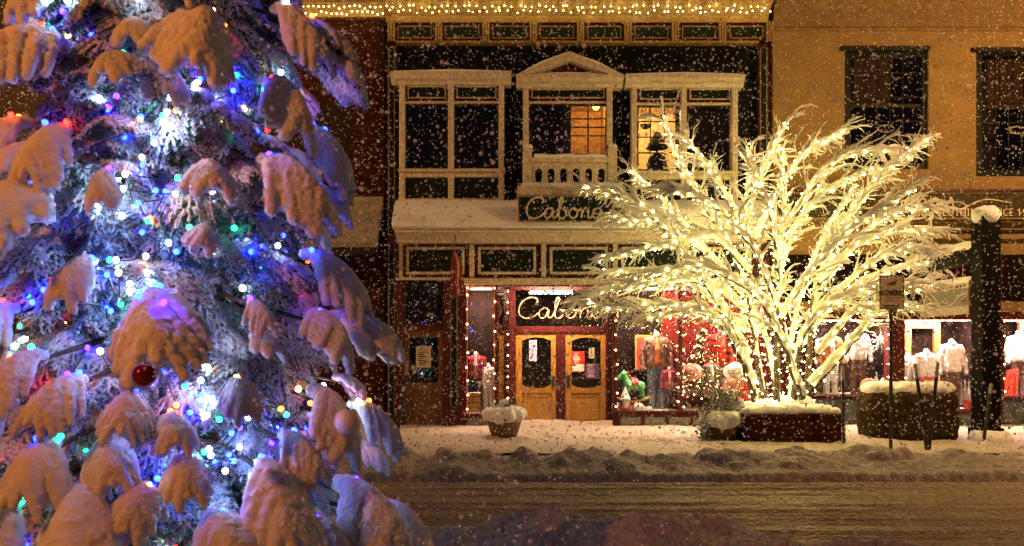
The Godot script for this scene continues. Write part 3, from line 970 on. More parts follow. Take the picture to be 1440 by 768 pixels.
	var bot := W(0, 257, d).y; var spring := W(0, 241, d).y; var top := W(0, 228, d).y
	var lft := W(748, 0, d).x; var rgt := W(855, 0, d).x
	poly.append(Vector2(lft, top)); poly.append(Vector2(lft, bot))
	for k in 6:
		var cx := W(757.5 + k * 17.7, 0, d).x
		var rr := 0.078
		poly.append(Vector2(cx - rr * 0.8, bot)); poly.append(Vector2(cx - rr * 0.8, bot + 0.06)); poly.append(Vector2(cx - rr, bot + 0.12))
		for j in 9:
			poly.append(Vector2(cx - cos(PI * j / 8.0) * rr, spring + sin(PI * j / 8.0) * rr))
		poly.append(Vector2(cx + rr, bot + 0.12)); poly.append(Vector2(cx + rr * 0.8, bot + 0.06)); poly.append(Vector2(cx + rr * 0.8, bot))
	poly.append(Vector2(rgt, bot)); poly.append(Vector2(rgt, top))
	var m8 := MB.new(); prism_into(m8, poly, 2, -d - 0.1, -d - 0.03); putw("balustrade", bal, m8, M.cream)
	pbox("rail", bal, M.cream, 746, 222, 857, 228, d - 0.03, 0.2)
	pbox("floor_slab", bal, M.cream, 727, 262, 880, 274, d - 0.1, 0.7)
	for s in [[748.0, 856.0, 221.0, d - 0.0, 0.12], [728.0, 879.0, 261.0, d - 0.05, 0.12], [735.0, 748.0, 206.0, d, 0.09], [855.0, 868.0, 206.0, d, 0.09]]:
		var m9 := MB.new()
		var e0 := W(s[0], s[2], s[3]); var e1 := W(s[1], s[2], s[3])
		var pts := PackedVector3Array(); var rr2 := PackedFloat32Array()
		for k in 9:
			pts.append(e0.lerp(e1, 0.03 + 0.94 * k / 8.0) + Vector3(0, 0.01, -0.1)); rr2.append(s[4] * (0.9 + 0.15 * sin(k * 2.1 + s[0])))
		m9.tube(pts, rr2, 10, 0.75); putw("snow", bal, m9, M.snow)
	# signboard under the balcony
	var sg := thing("sign_board", W(804, 293, 16.28), "dark green signboard with cream script lettering under the balcony", "sign")
	pbox("board", sg, M.dark_green, 728, 275, 880, 312, 16.28, 0.06)
	frame_bars("frame", sg, M.gold_trim, 728, 275, 880, 312, 16.26, 0.04, 1.8)
	script_text("letter", sg, "Cabona's", W(739, 307, 16.265), 0.45, 1.0, 0.022, M.cream, [Vector3(1.7, 0.06, 0), Vector3(1.9, 0.02, 0), Vector3(2.1, 0.16, 0), Vector3(2.2, 0.15, 0)])
	# snowy pent roof above the shopfront
	var pr := part("pent_roof", b, W(800, 300, 16.8))
	var e0y := W(0, 322, 16.45).y
	var t0y := W(0, 284, 17.3).y
	var m10 := MB.new()
	prism_into(m10, PackedVector2Array([Vector2(-17.36, t0y - 0.05), Vector2(-17.3, t0y + 0.04), Vector2(-17.0, t0y - 0.02), Vector2(-16.7, t0y - 0.22), Vector2(-16.48, e0y + 0.27), Vector2(-16.38, e0y + 0.16), Vector2(-16.38, e0y + 0.05), Vector2(-16.46, e0y), Vector2(-17.36, e0y + 0.05)]), 0, W(552, 0, 16.5).x, W(1082, 0, 16.5).x)
	putw("snow", pr, m10, M.snow)
	var m11 := MB.new()
	var fy := W(0, 341, 16.7).y
	prism_into(m11, PackedVector2Array([Vector2(-17.36, e0y + 0.04), Vector2(-16.43, e0y - 0.02), Vector2(-16.43, e0y - 0.08), Vector2(-16.55, e0y - 0.12), Vector2(-16.66, fy + 0.05), Vector2(-16.68, fy), Vector2(-17.36, fy)]), 0, W(556, 0, 16.5).x, W(1082, 0, 16.5).x)
	putw("fascia", pr, m11, M.cream)
	# row of big panels over the shopfront
	var rowp := part("panel_row", b, W(800, 365, 17.0))
	pbox("backing", rowp, M.burgundy, 556, 340, 1082, 392, 17.0, 0.2)
	for k in 5:
		var px := 561.0 + k * 101.0
		pbox("post", rowp, M.cream, px - 2 + (2 if k == 0 else 0), 340, px + 5, 390, 16.92, 0.1)
		var l := px + 10; var rgt2 := px + 92
		frame_bars("panel_moulding", rowp, M.cream, l, 347, rgt2, 386, 16.95, 0.06, 4)
		pbox("panel", rowp, M.dark_green, l + 4, 351, rgt2 - 4, 382, 16.98, 0.03)
	pbox("lower_rail", rowp, M.cream, 556, 390, 652, 394, 16.92, 0.1)
	pbox("lower_rail", rowp, M.cream, 652, 391, 1082, 400, 16.88, 0.4)
	shop_front(b)

func ceiling_lamp(at: Vector3, c: Color, e: float, label: String) -> void:
	var t := thing("ceiling_lamp", at, label, "lamp")
	var mb := MB.new()
	mb.tube(PackedVector3Array([Vector3(0, 0.09, 0), Vector3(0, 0.4, 0)]), PackedFloat32Array([0.01, 0.01]), 6)
	put("rod", t, mb.done(), M.brass, at)
	var s := SphereMesh.new(); s.radius = 0.09; s.height = 0.18; s.radial_segments = 12; s.rings = 6
	put("lamp_bulb", t, s, glow("room_lamp_glow", c.r, c.g, c.b, 6.0), at)
	omni(t, at, c.linear_to_srgb(), e, 0.09)

func arched(x0: float, y0: float, x1: float, y1: float, d: float, sag: float, upper: bool) -> PackedVector2Array:
	# filler above (upper) or below an arched glass opening
	var a := W(x0, y1, d); var b := W(x1, y0, d)
	var poly := PackedVector2Array()
	if upper:
		poly.append(Vector2(a.x, b.y)); poly.append(Vector2(a.x, a.y))
		for k in range(1, 12): poly.append(Vector2(lerpf(a.x, b.x, k / 12.0), a.y + sag * (1.0 - pow(absf(k / 6.0 - 1.0), 2.6))))
		poly.append(Vector2(b.x, a.y)); poly.append(Vector2(b.x, b.y))
	else:
		poly.append(Vector2(a.x, a.y)); poly.append(Vector2(a.x, b.y))
		for k in range(1, 12): poly.append(Vector2(lerpf(a.x, b.x, k / 12.0), b.y - sag * (1.0 - pow(absf(k / 6.0 - 1.0), 2.6))))
		poly.append(Vector2(b.x, b.y)); poly.append(Vector2(b.x, a.y))
	return poly

func shop_door(b: Node, x0: float, y0: float, x1: float, y1: float, d: float, m: Material, handle_side: float, arch := true) -> Node3D:
	var t := part("door", b, W((x0 + x1) / 2, y1, d))
	var k := (x1 - x0) / 57.0
	var g0 := x0 + 9 * k; var g1 := x1 - 7 * k
	var gt := y0 + 7; var gb := y0 + (y1 - y0) * 0.585
	pbox("stile", t, m, x0, y0, g0, y1, d, 0.06)
	pbox("stile", t, m, g1, y0, x1, y1, d, 0.06)
	var sag := 0.09 if arch else 0.005
	var m1 := MB.new(); prism_into(m1, arched(g0, y0, g1, gt + 5, d, sag, true), 2, -d - 0.06, -d); putw("top_rail", t, m1, m)
	var m2 := MB.new(); prism_into(m2, arched(g0, gb - 5, g1, gb + 7, d, sag, false), 2, -d - 0.06, -d); putw("lock_rail", t, m2, m)
	pbox("bottom_rail", t, m, g0, y1 - 8, g1, y1, d, 0.06)
	pbox("panel", t, m, g0, gb + 7, g1, y1 - 8, d + 0.03, 0.03)
	frame_bars("panel_moulding", t, m, g0 + 2, gb + 10, g1 - 2, y1 - 11, d + 0.015, 0.015, 2)
	pbox("pane", t, M.pane, g0, gt, g1, gb + 2, d + 0.03, 0.006)
	var hx := x1 - 4 if handle_side > 0 else x0 + 4
	pbox("handle", t, M.black_iron, hx - 2.2, gb - 18, hx + 2.2, gb - 2, d - 0.03, 0.03)
	return t

func shop_front(b: Node) -> void:
	var s := part("shop_front", b, W(800, 600, 17.1))
	var d := 17.05
	# left bay: dark entrance
	pbox("pier", s, M.burgundy, 557, 394, 566, 603, 17.1, 0.4)
	pbox("pier", s, M.burgundy, 623, 394, 653, 603, 17.06, 0.5)
	pilaster_panel(s, 633, 396, 643.5, 574, 17.04)
	pbox("transom_bar", s, M.burgundy, 566, 454, 623, 463, 17.15, 0.2)
	pbox("transom_pane", s, M.pane, 566, 395, 623, 454, 17.2, 0.008)
	pbox("transom_frame", s, M.burgundy, 566, 395, 570, 454, 17.15, 0.15)
	pbox("entrance_wall", s, M.dark_room, 560, 390, 630, 610, 18.6, 0.1)
	var dd := shop_door(b, 567, 463, 623, 600, 17.25, M.dark_wood, -1.0, false)
	dd.set_meta("label", "dark wooden side door with a paper notice on its glass")
	var kick := pbox("kick_wall", s, M.burgundy, 557, 598, 653, 604, 17.08, 0.1)
	# the bay of display windows: left window, glazed return, recessed doors, right windows
	pbox("lintel", s, M.burgundy, 653, 395, 1085, 402, 17.05, 0.25)
	pbox("recess_ceiling", s, M.cream, 697, 396, 868, 399, 17.1, 1.0)
	# left display
	pbox("stall_riser", s, M.burgundy, 653, 582, 700, 603, d, 0.12)
	pbox("riser_vent", s, M.grey_vent, 658, 588, 694, 598, d - 0.01, 0.012)
	pbox("pane", s, M.pane, 656, 402, 696, 582, d + 0.05, 0.008)
	pbox("post", s, M.burgundy, 653, 402, 656, 582, d, 0.1)
	pbox("post", s, M.burgundy, 696, 400, 700, 603, d, 0.1)
	frame_bars("frame", s, M.pink_trim, 656, 402, 696, 582, d + 0.02, 0.03, 1.5)
	var rz := 18.05
	# glazed return into the recess
	var xr := W(700, 0, d).x
	var yb := W(0, 582, d).y; var yt := W(0, 402, d).y
	var xin := W(716, 0, rz).x
	var mr := MB.new()
	mr.quad(Vector3(xr, yb, -d - 0.1), Vector3(xr, yt, -d - 0.1), Vector3(xin, yt, -rz), Vector3(xin, yb, -rz))
	mr.quad(Vector3(xr - 0.006, yb, -d - 0.1), Vector3(xin - 0.006, yb, -rz), Vector3(xin - 0.006, yt, -rz), Vector3(xr - 0.006, yt, -d - 0.1))
	putw("pane", s, mr, M.pane)
	var mq := MB.new()
	mq.box(Vector3(xr - 0.03, 0.02, -rz), Vector3(xin, yb, -d - 0.1))
	putw("stall_riser", s, mq, M.burgundy)
	var mm := MB.new()
	mm.box(Vector3(xr - 0.02, yb, -d - 0.53), Vector3(xr + 0.03, yt, -d - 0.47))
	putw("post", s, mm, M.burgundy)
	var mt := MB.new()
	mt.box(Vector3(xr - 0.02, W(0, 455, d).y, -rz), Vector3(xin, W(0, 452, d).y, -d - 0.1))
	putw("rail", s, mt, M.burgundy)
	# doors in the recess
	var y0 := 468.0
	pbox("door_post", s, M.burgundy, 716, 402, 725, 601, rz, 0.12)
	pbox("door_post", s, M.burgundy, 782, 468, 795, 601, rz, 0.12)
	pbox("door_post", s, M.burgundy, 852, 402, 864, 601, rz, 0.12)
	pbox("transom_bar", s, M.burgundy, 725, 459, 852, 468, rz - 0.02, 0.14)
	pbox("transom_bar", s, M.burgundy, 716, 400, 864, 408, rz - 0.02, 0.14)
	pbox("transom_pane", s, M.pane, 725, 408, 852, 459, rz + 0.05, 0.008)
	script_text("letter", s, "Cabona's", W(728, 448, rz - 0.005), 0.5, 1.12, 0.021, M.lettering_pale)
	var d1 := shop_door(b, 725, y0, 782, 601, rz + 0.03, M.door_wood, 1.0)
	var d2 := shop_door(b, 795, y0, 852, 601, rz + 0.03, M.door_wood, -1.0)
	d1.set_meta("label", "honey wooden shop door with one lilac notice")
	d2.set_meta("label", "honey wooden shop door with three notices on its glass")
	pbox("threshold", s, M.tile_pink, 697, 601, 868, 605, 17.0, 1.1)
	var el := thing("entrance_lamp", W(780, 399, 17.5), "recessed lamp in the ceiling of the shop entrance", "lamp")
	pbox("lamp_panel", el, M.display_lamp_glow, 745, 399.2, 815, 400.4, 17.2, 0.2)
	var al := AreaLight3D.new()
	al.name = "lamp_light"
	al.area_size = Vector2(1.1, 0.2)
	al.light_color = lin(1.0, 0.6, 0.36)
	al.light_energy = 58.0
	al.shadow_enabled = true
	el.add_child(al, true)
	al.position = W(780, 401.5, 17.3) - gpos(el)
	al.rotation = Vector3(-PI / 2 + 0.85, 0, 0)
	# dark shop behind the doors
	rooms_behind(s, 716, 400, 864, 603, rz + 0.15, 3.5, M.dark_room)
	# right displays
	var rx := W(866, 0, d).x
	for seg in [[866.0, 957.0], [960.0, 1084.0]]:
		pbox("pane", s, M.pane, seg[0], 402, seg[1], 580, d + 0.05, 0.008)
	pbox("post", s, M.burgundy, 862, 402, 868, 603, d, 0.12)
	pbox("post", s, M.burgundy, 954, 402, 960, 582, d, 0.1)
	pbox("post", s, M.burgundy, 1079, 402, 1086, 603, d, 0.3)
	pbox("stall_riser", s, M.burgundy, 868, 580, 1079, 604, d, 0.12)
	for k in 6:
		pbox("riser_vent", s, M.grey_vent, 873 + k * 34, 587, 901 + k * 34, 598, d - 0.01, 0.012)
	pbox("sill", s, M.burgundy, 862, 578, 1086, 582, d - 0.04, 0.14)

func stucco_building() -> void:
	var b := thing("stucco_shop_building", Vector3(W(1320, 0, 17.2).x, 0, -17.2), "yellow stucco building with tall dark windows above a shopfront", "building")
	var x0 := W(1087, 0, 17.2).x
	var x1 := W(1760, 0, 17.2).x
	var opens := [[1188.0, 66.0, 1306.0, 238.0], [1373.0, 68.0, 1492.0, 248.0]]
	var ys := W(0, 422, 17.2).y
	var ytop := W(0, 44, 17.2).y
	var wb := MB.new()
	var xs := [1087.0, 1188.0, 1306.0, 1373.0, 1492.0, 1760.0]
	for k in 5:
		var a := W(xs[k], 0, 17.2).x; var e := W(xs[k + 1], 0, 17.2).x
		if k % 2 == 0:
			wb.box(Vector3(a, ys, -17.5), Vector3(e, ytop, -17.2))
		else:
			var o: Array = opens[(k - 1) / 2]
			wb.box(Vector3(a, ys, -17.5), Vector3(e, W(0, o[3], 17.2).y, -17.2))
			wb.box(Vector3(a, W(0, o[1], 17.2).y, -17.5), Vector3(e, ytop, -17.2))
	putw("wall", b, wb, M.stucco)
	box("side_wall", b, M.stucco, Vector3(x0, 0, -27), Vector3(x0 + 0.2, 10.5, -17.5))
	box("side_wall", b, M.stucco, Vector3(x1 - 0.2, 0, -27), Vector3(x1, 10.5, -17.5))
	box("back_wall", b, M.dark_room, Vector3(x0 + 0.2, 0, -27), Vector3(x1 - 0.2, 10.5, -26.8))
	box("roof", b, M.snow, Vector3(x0 + 0.2, 10.2, -26.8), Vector3(x1 - 0.2, 10.5, -17.5))
	# cove and parapet leaning out over the wall
	var m1 := MB.new()
	prism_into(m1, PackedVector2Array([Vector2(-17.5, ytop), Vector2(-17.17, ytop), Vector2(-17.14, ytop + 0.05), Vector2(-17.17, ytop + 0.1), Vector2(-17.1, ytop + 0.5), Vector2(-16.9, ytop + 0.85), Vector2(-16.9, ytop + 1.4), Vector2(-17.5, ytop + 1.4)]), 0, x0, x1)
	putw("coved_cornice", b, m1, M.stucco_trim)
	for o in opens:
		var w := part("window", b, W((o[0] + o[2]) / 2, 150, 17.3))
		frame_bars("frame", w, M.dark_green, o[0], o[1], o[2], o[3], 17.28, 0.12, 9)
		pbox("head", w, M.dark_frame, o[0] - 4, o[1] - 2, o[2] + 3, o[1] + 4, 17.12, 0.12)
		pbox("pane", w, M.pane, o[0] + 9, o[1] + 9, o[2] - 9, o[3] - 9, 17.36, 0.008)
		pbox("meeting_rail", w, M.dark_frame, o[0] + 9, o[1] + 80, o[2] - 9, o[1] + 85, 17.32, 0.05)
		for k in 4:
			pbox("glazing_bar", w, M.dark_frame, o[0] + 27 + k * 18, o[1] + 9, o[0] + 28.4 + k * 18, o[3] - 9, 17.33, 0.03)
		for k in 4:
			pbox("glazing_bar", w, M.dark_frame, o[0] + 9, o[1] + 36 + k * 34, o[2] - 9, o[1] + 37.2 + k * 34, 17.325, 0.03)
		pbox("blind", w, M.blind_brown, o[0] + 12, o[1] + 6, o[0] + 66, o[1] + 80, 17.6, 0.02)
		rooms_behind(w, o[0] - 2, o[1] - 2, o[2] + 2, o[3] + 2, 17.51, 2.0, M.dark_room)
		var mo := MB.new()
		var ring := PackedVector3Array(); var rr := PackedFloat32Array()
		for k in 25:
			ring.append(Vector3(cos(TAU * k / 24.0) * 0.19, sin(TAU * k / 24.0) * 0.085, 0)); rr.append(0.017)
		mo.tube(ring, rr, 6)
		var med := put("ceiling_ring", w, mo.done(), M.cream, W(o[0] + 58, o[1] + 115, 17.8))
	# long signboard
	var sg := thing("sign_board", W(1290, 288, 16.9), "long dark signboard with gold script and capitals on the yellow facade", "sign")
	pbox("board", sg, M.sign_board, 1090, 272, 1700, 306, 16.95, 0.2)
	pbox("edge", sg, M.gold_trim, 1090, 270, 1700, 272.2, 16.9, 0.25)
	pbox("edge", sg, M.burgundy, 1090, 266, 1700, 270, 16.86, 0.29)
	pbox("edge", sg, M.gold_trim, 1090, 306, 1700, 308, 16.9, 0.25)
	var at := W(1208, 293, 16.93)
	script_text("letter", sg, "Cabona's", at, 0.45, 1.1, 0.022, M.lettering, [Vector3(2.12, 0.05, 0), Vector3(2.3, -0.02, 0), Vector3(2.65, 0.14, 0), Vector3(2.95, 0.2, 0), Vector3(3.45, 0.12, 0)])
	text_mesh("lettering", sg, "FINE CLOTHING SINCE 1918", W(1372, 299, 16.94), 0.165, M.lettering, 1.03)
	pbox("ledge", b, M.stucco_trim, 1090, 308, 1700, 313, 17.0, 0.2)
	var m2 := MB.new()
	var ty := W(0, 326, 16.9).y
	m2.tube(PackedVector3Array([Vector3(W(1290, 0, 16.9).x, ty, -16.9), Vector3(W(1700, 0, 16.9).x, ty, -16.9)]), PackedFloat32Array([0.05, 0.05]), 10)
	putw("awning_roller", b, m2, M.dark_frame)
	# dark transom lights under the ledge, mouldings, shop windows
	var s := part("shop_front", b, W(1290, 600, 17.0))
	pbox("transom_panel", s, M.shop_wall, 1090, 358, 1700, 424, 17.1, 0.1)
	for k in 10:
		pbox("transom_bar", s, M.burgundy, 1096 + k * 62, 358, 1100 + k * 62, 424, 17.06, 0.05)
	pbox("moulding", s, M.stucco_trim, 1090, 424, 1700, 439, 16.98, 0.25)
	pbox("lintel", s, M.burgundy, 1090, 439, 1700, 448, 17.02, 0.25)
	pbox("pier", s, M.burgundy, 1087, 448, 1145, 604, 17.05, 0.3)
	pbox("pier", s, M.burgundy, 1252, 448, 1271, 604, 17.05, 0.3)
	pbox("pier", s, M.burgundy, 1381, 448, 1411, 604, 17.05, 0.3)
	pbox("pier", s, M.burgundy, 1512, 448, 1700, 604, 17.05, 0.3)
	for w in [[1145.0, 1252.0, 448.0, 556.0], [1271.0, 1381.0, 448.0, 577.0], [1411.0, 1512.0, 448.0, 558.0]]:
		pbox("pane", s, M.pane, w[0], w[2], w[1], w[3], 17.1, 0.008)
		frame_bars("frame", s, M.burgundy, w[0], w[2], w[1], w[3], 17.06, 0.06, 1.6)
		pbox("sill", s, M.burgundy, w[0], w[3], w[1], w[3] + 5, 16.98, 0.2)
		pbox("stall_riser", s, M.blue_base, w[0], w[3] + 5, w[1], 604, 17.04, 0.2)

func portico() -> void:
	# square post with a beam back to the facade; a board sign hangs from the beam
	var base := W(1395, 615, 14.3)
	var t := thing("portico_post", Vector3(base.x, 0, -14.3), "tall square black post with a snow cap and a beam to the facade", "post")
	var px0 := W(1382, 0, 14.1).x; var px1 := W(1408, 0, 14.1).x
	var top := W(0, 303, 14.1).y
	box("post", t, M.post_green, Vector3(px0, 0.0, -14.46), Vector3(px1, top, -14.1))
	box("post_base", t, M.post_green, Vector3(px0 - 0.04, 0.0, -14.5), Vector3(px1 + 0.04, 0.3, -14.06))
	var cx := (px0 + px1) * 0.5
	var cap := surface_net([[Vector3(-0.08, 0.04, 0), Vector3(0.1, 0.06, 0), 0.17, 0.16], [Vector3(0, 0.0, 0.1), Vector3(0, 0.0, -0.12), 0.16, 0.16]], 0.03, 0.08, 0.02, 6.0, 3)
	put("snow_cap", t, cap, M.snow, Vector3(cx, top, -14.28))
	var foot := surface_net([[Vector3(-0.15, 0, 0.1), Vector3(0.2, 0, 0.1), 0.2, 0.17], [Vector3(-0.1, 0, -0.1), Vector3(0.2, 0, -0.1), 0.2, 0.2]], 0.04, 0.1, 0.03, 6.0, 4)
	put("snow_drift", t, foot, M.snow, Vector3(cx, 0.08, -14.2))
	var by := W(0, 352, 14.2).y
	box("beam", t, M.post_green, Vector3(cx - 0.1, by - 0.2, -17.05), Vector3(cx + 0.1, by + 0.1, -14.47))
	var sn := surface_net([[Vector3(0, 0, 0), Vector3(0, 0.02, -1.2), 0.11, 0.12], [Vector3(0, 0.02, -1.2), Vector3(0, 0, -2.5), 0.12, 0.1]], 0.035, 0.05, 0.03, 5.0, 5)
	put("snow", t, sn, M.snow, Vector3(cx, by + 0.14, -14.5))
	var sx := cx + 0.0
	var sg := thing("hanging_sign", Vector3(sx, W(0, 440, 15.4).y, -15.4), "pale board sign with a swoosh hanging on chains from the beam", "sign")
	var sy0 := W(0, 440, 14.75).y - 0.02; var sy1 := W(0, 396, 14.75).y
	box("board", sg, M.sign_grey, Vector3(sx - 0.03, sy0 + 0.17, -16.5), Vector3(sx + 0.03, sy1 - 0.12, -14.75))
	box("band", sg, M.sign_pink, Vector3(sx - 0.035, sy0, -16.5), Vector3(sx + 0.035, sy0 + 0.17, -14.75))
	box("band", sg, M.sign_pink, Vector3(sx - 0.035, sy1 - 0.12, -16.5), Vector3(sx + 0.035, sy1, -14.75))
	box("end_board", sg, M.burgundy, Vector3(sx - 0.05, sy0 - 0.02, -14.745), Vector3(sx + 0.05, sy1 + 0.02, -14.68))
	var mb := MB.new()
	var c := curve([Vector3(sx - 0.037, sy0 + 0.2, -15.9), Vector3(sx - 0.037, sy0 + 0.2, -15.4), Vector3(sx - 0.037, sy0 + 0.36, -15.1), Vector3(sx - 0.037, sy0 + 0.42, -14.8)], 6)
	var rs := PackedFloat32Array()
	for i in c.size(): rs.append(0.014)
	mb.tube(c, rs, 6)
	putw("swoosh", sg, mb, M.white_paint)
	for k in 12:     # worn painted characters along the top band
		box("worn_mark", sg, M.burgundy, Vector3(sx - 0.039, sy1 - 0.1 + (k % 3) * 0.01, -16.3 + k * 0.125), Vector3(sx - 0.034, sy1 - 0.04 - (k % 2) * 0.01, -16.3 + k * 0.125 + 0.07))
	var cap2 := surface_net([[Vector3(0, 0, 0), Vector3(0, 0.02, -1.7), 0.075, 0.06]], 0.03, 0.03, 0.015, 6.0, 6)
	put("snow", sg, cap2, M.snow, Vector3(sx, sy1 + 0.04, -14.75))
	for z in [-15.0, -16.1]:
		var mc := MB.new()
		mc.tube(PackedVector3Array([Vector3(sx, sy1, z), Vector3(sx, by - 0.19, z)]), PackedFloat32Array([0.012, 0.012]), 5)
		putw("chain", sg, mc, M.brass)

# ------------------------------------------------------------------ the lit deciduous tree
func bulb_mesh(r: float, detail := 1) -> ArrayMesh:
	var mb := MB.new()
	mb.lathe(PackedVector2Array([Vector2(0.0, -r), Vector2(r * 0.75, -r * 0.66), Vector2(r, 0), Vector2(r * 0.75, r * 0.66), Vector2(0.0, r)]), Vector3.ZERO, 6)
	return mb.done()

func light_string(at: Vector3, pts: Array, mats: Array, every: int, label: String, group: String, r: float, light_c: Color, light_e: float, wire := true) -> void:
	# pts: places of the bulbs in order; mats: materials in the same order; a lamp sits in every n-th bulb
	var t := thing("light_string", at, label, "string lights", group)
	if wire and pts.size() > 1:
		var mb := MB.new()
		var p := PackedVector3Array(); var rs := PackedFloat32Array()
		for i in pts.size():
			p.append(pts[i]); rs.append(0.004)
			if i < pts.size() - 1:
				p.append((pts[i] + pts[i + 1]) * 0.5 - Vector3(0, 0.012, 0)); rs.append(0.004)
		mb.tube(p, rs, 4)
		putw("wire", t, mb, M.wire_green)
	var bm := bulb_mesh(r)
	for i in pts.size():
		put("bulb", t, bm, mats[i], pts[i])
		if every > 0 and i % every == every / 2:
			omni(t, pts[i], light_c if light_c.a > 0 else (mats[i] as StandardMaterial3D).emission, light_e, r)

func snow_ridge(pts: PackedVector3Array, rs: PackedFloat32Array, thick: float, r: RandomNumberGenerator) -> Array:
	# the snow lying on a limb: a fatter tube set on its upper side, thinner where the limb stands upright
	var p := PackedVector3Array(); var q := PackedFloat32Array()
	for i in pts.size():
		var d := (pts[mini(i + 1, pts.size() - 1)] - pts[maxi(i - 1, 0)]).normalized()
		var flat := sqrt(maxf(0.0, 1.0 - d.y * d.y))
		var w := rs[i] * (0.4 + 0.75 * flat) + thick * (0.2 + 0.8 * flat) * r.randf_range(0.6, 1.25)
		p.append(pts[i] + Vector3(-d.x * d.y * 0.3, 1.0, 0.35 * (1.0 - flat)) * (rs[i] * 0.35 + w * 0.55))
		q.append(w)
	return [p, q]

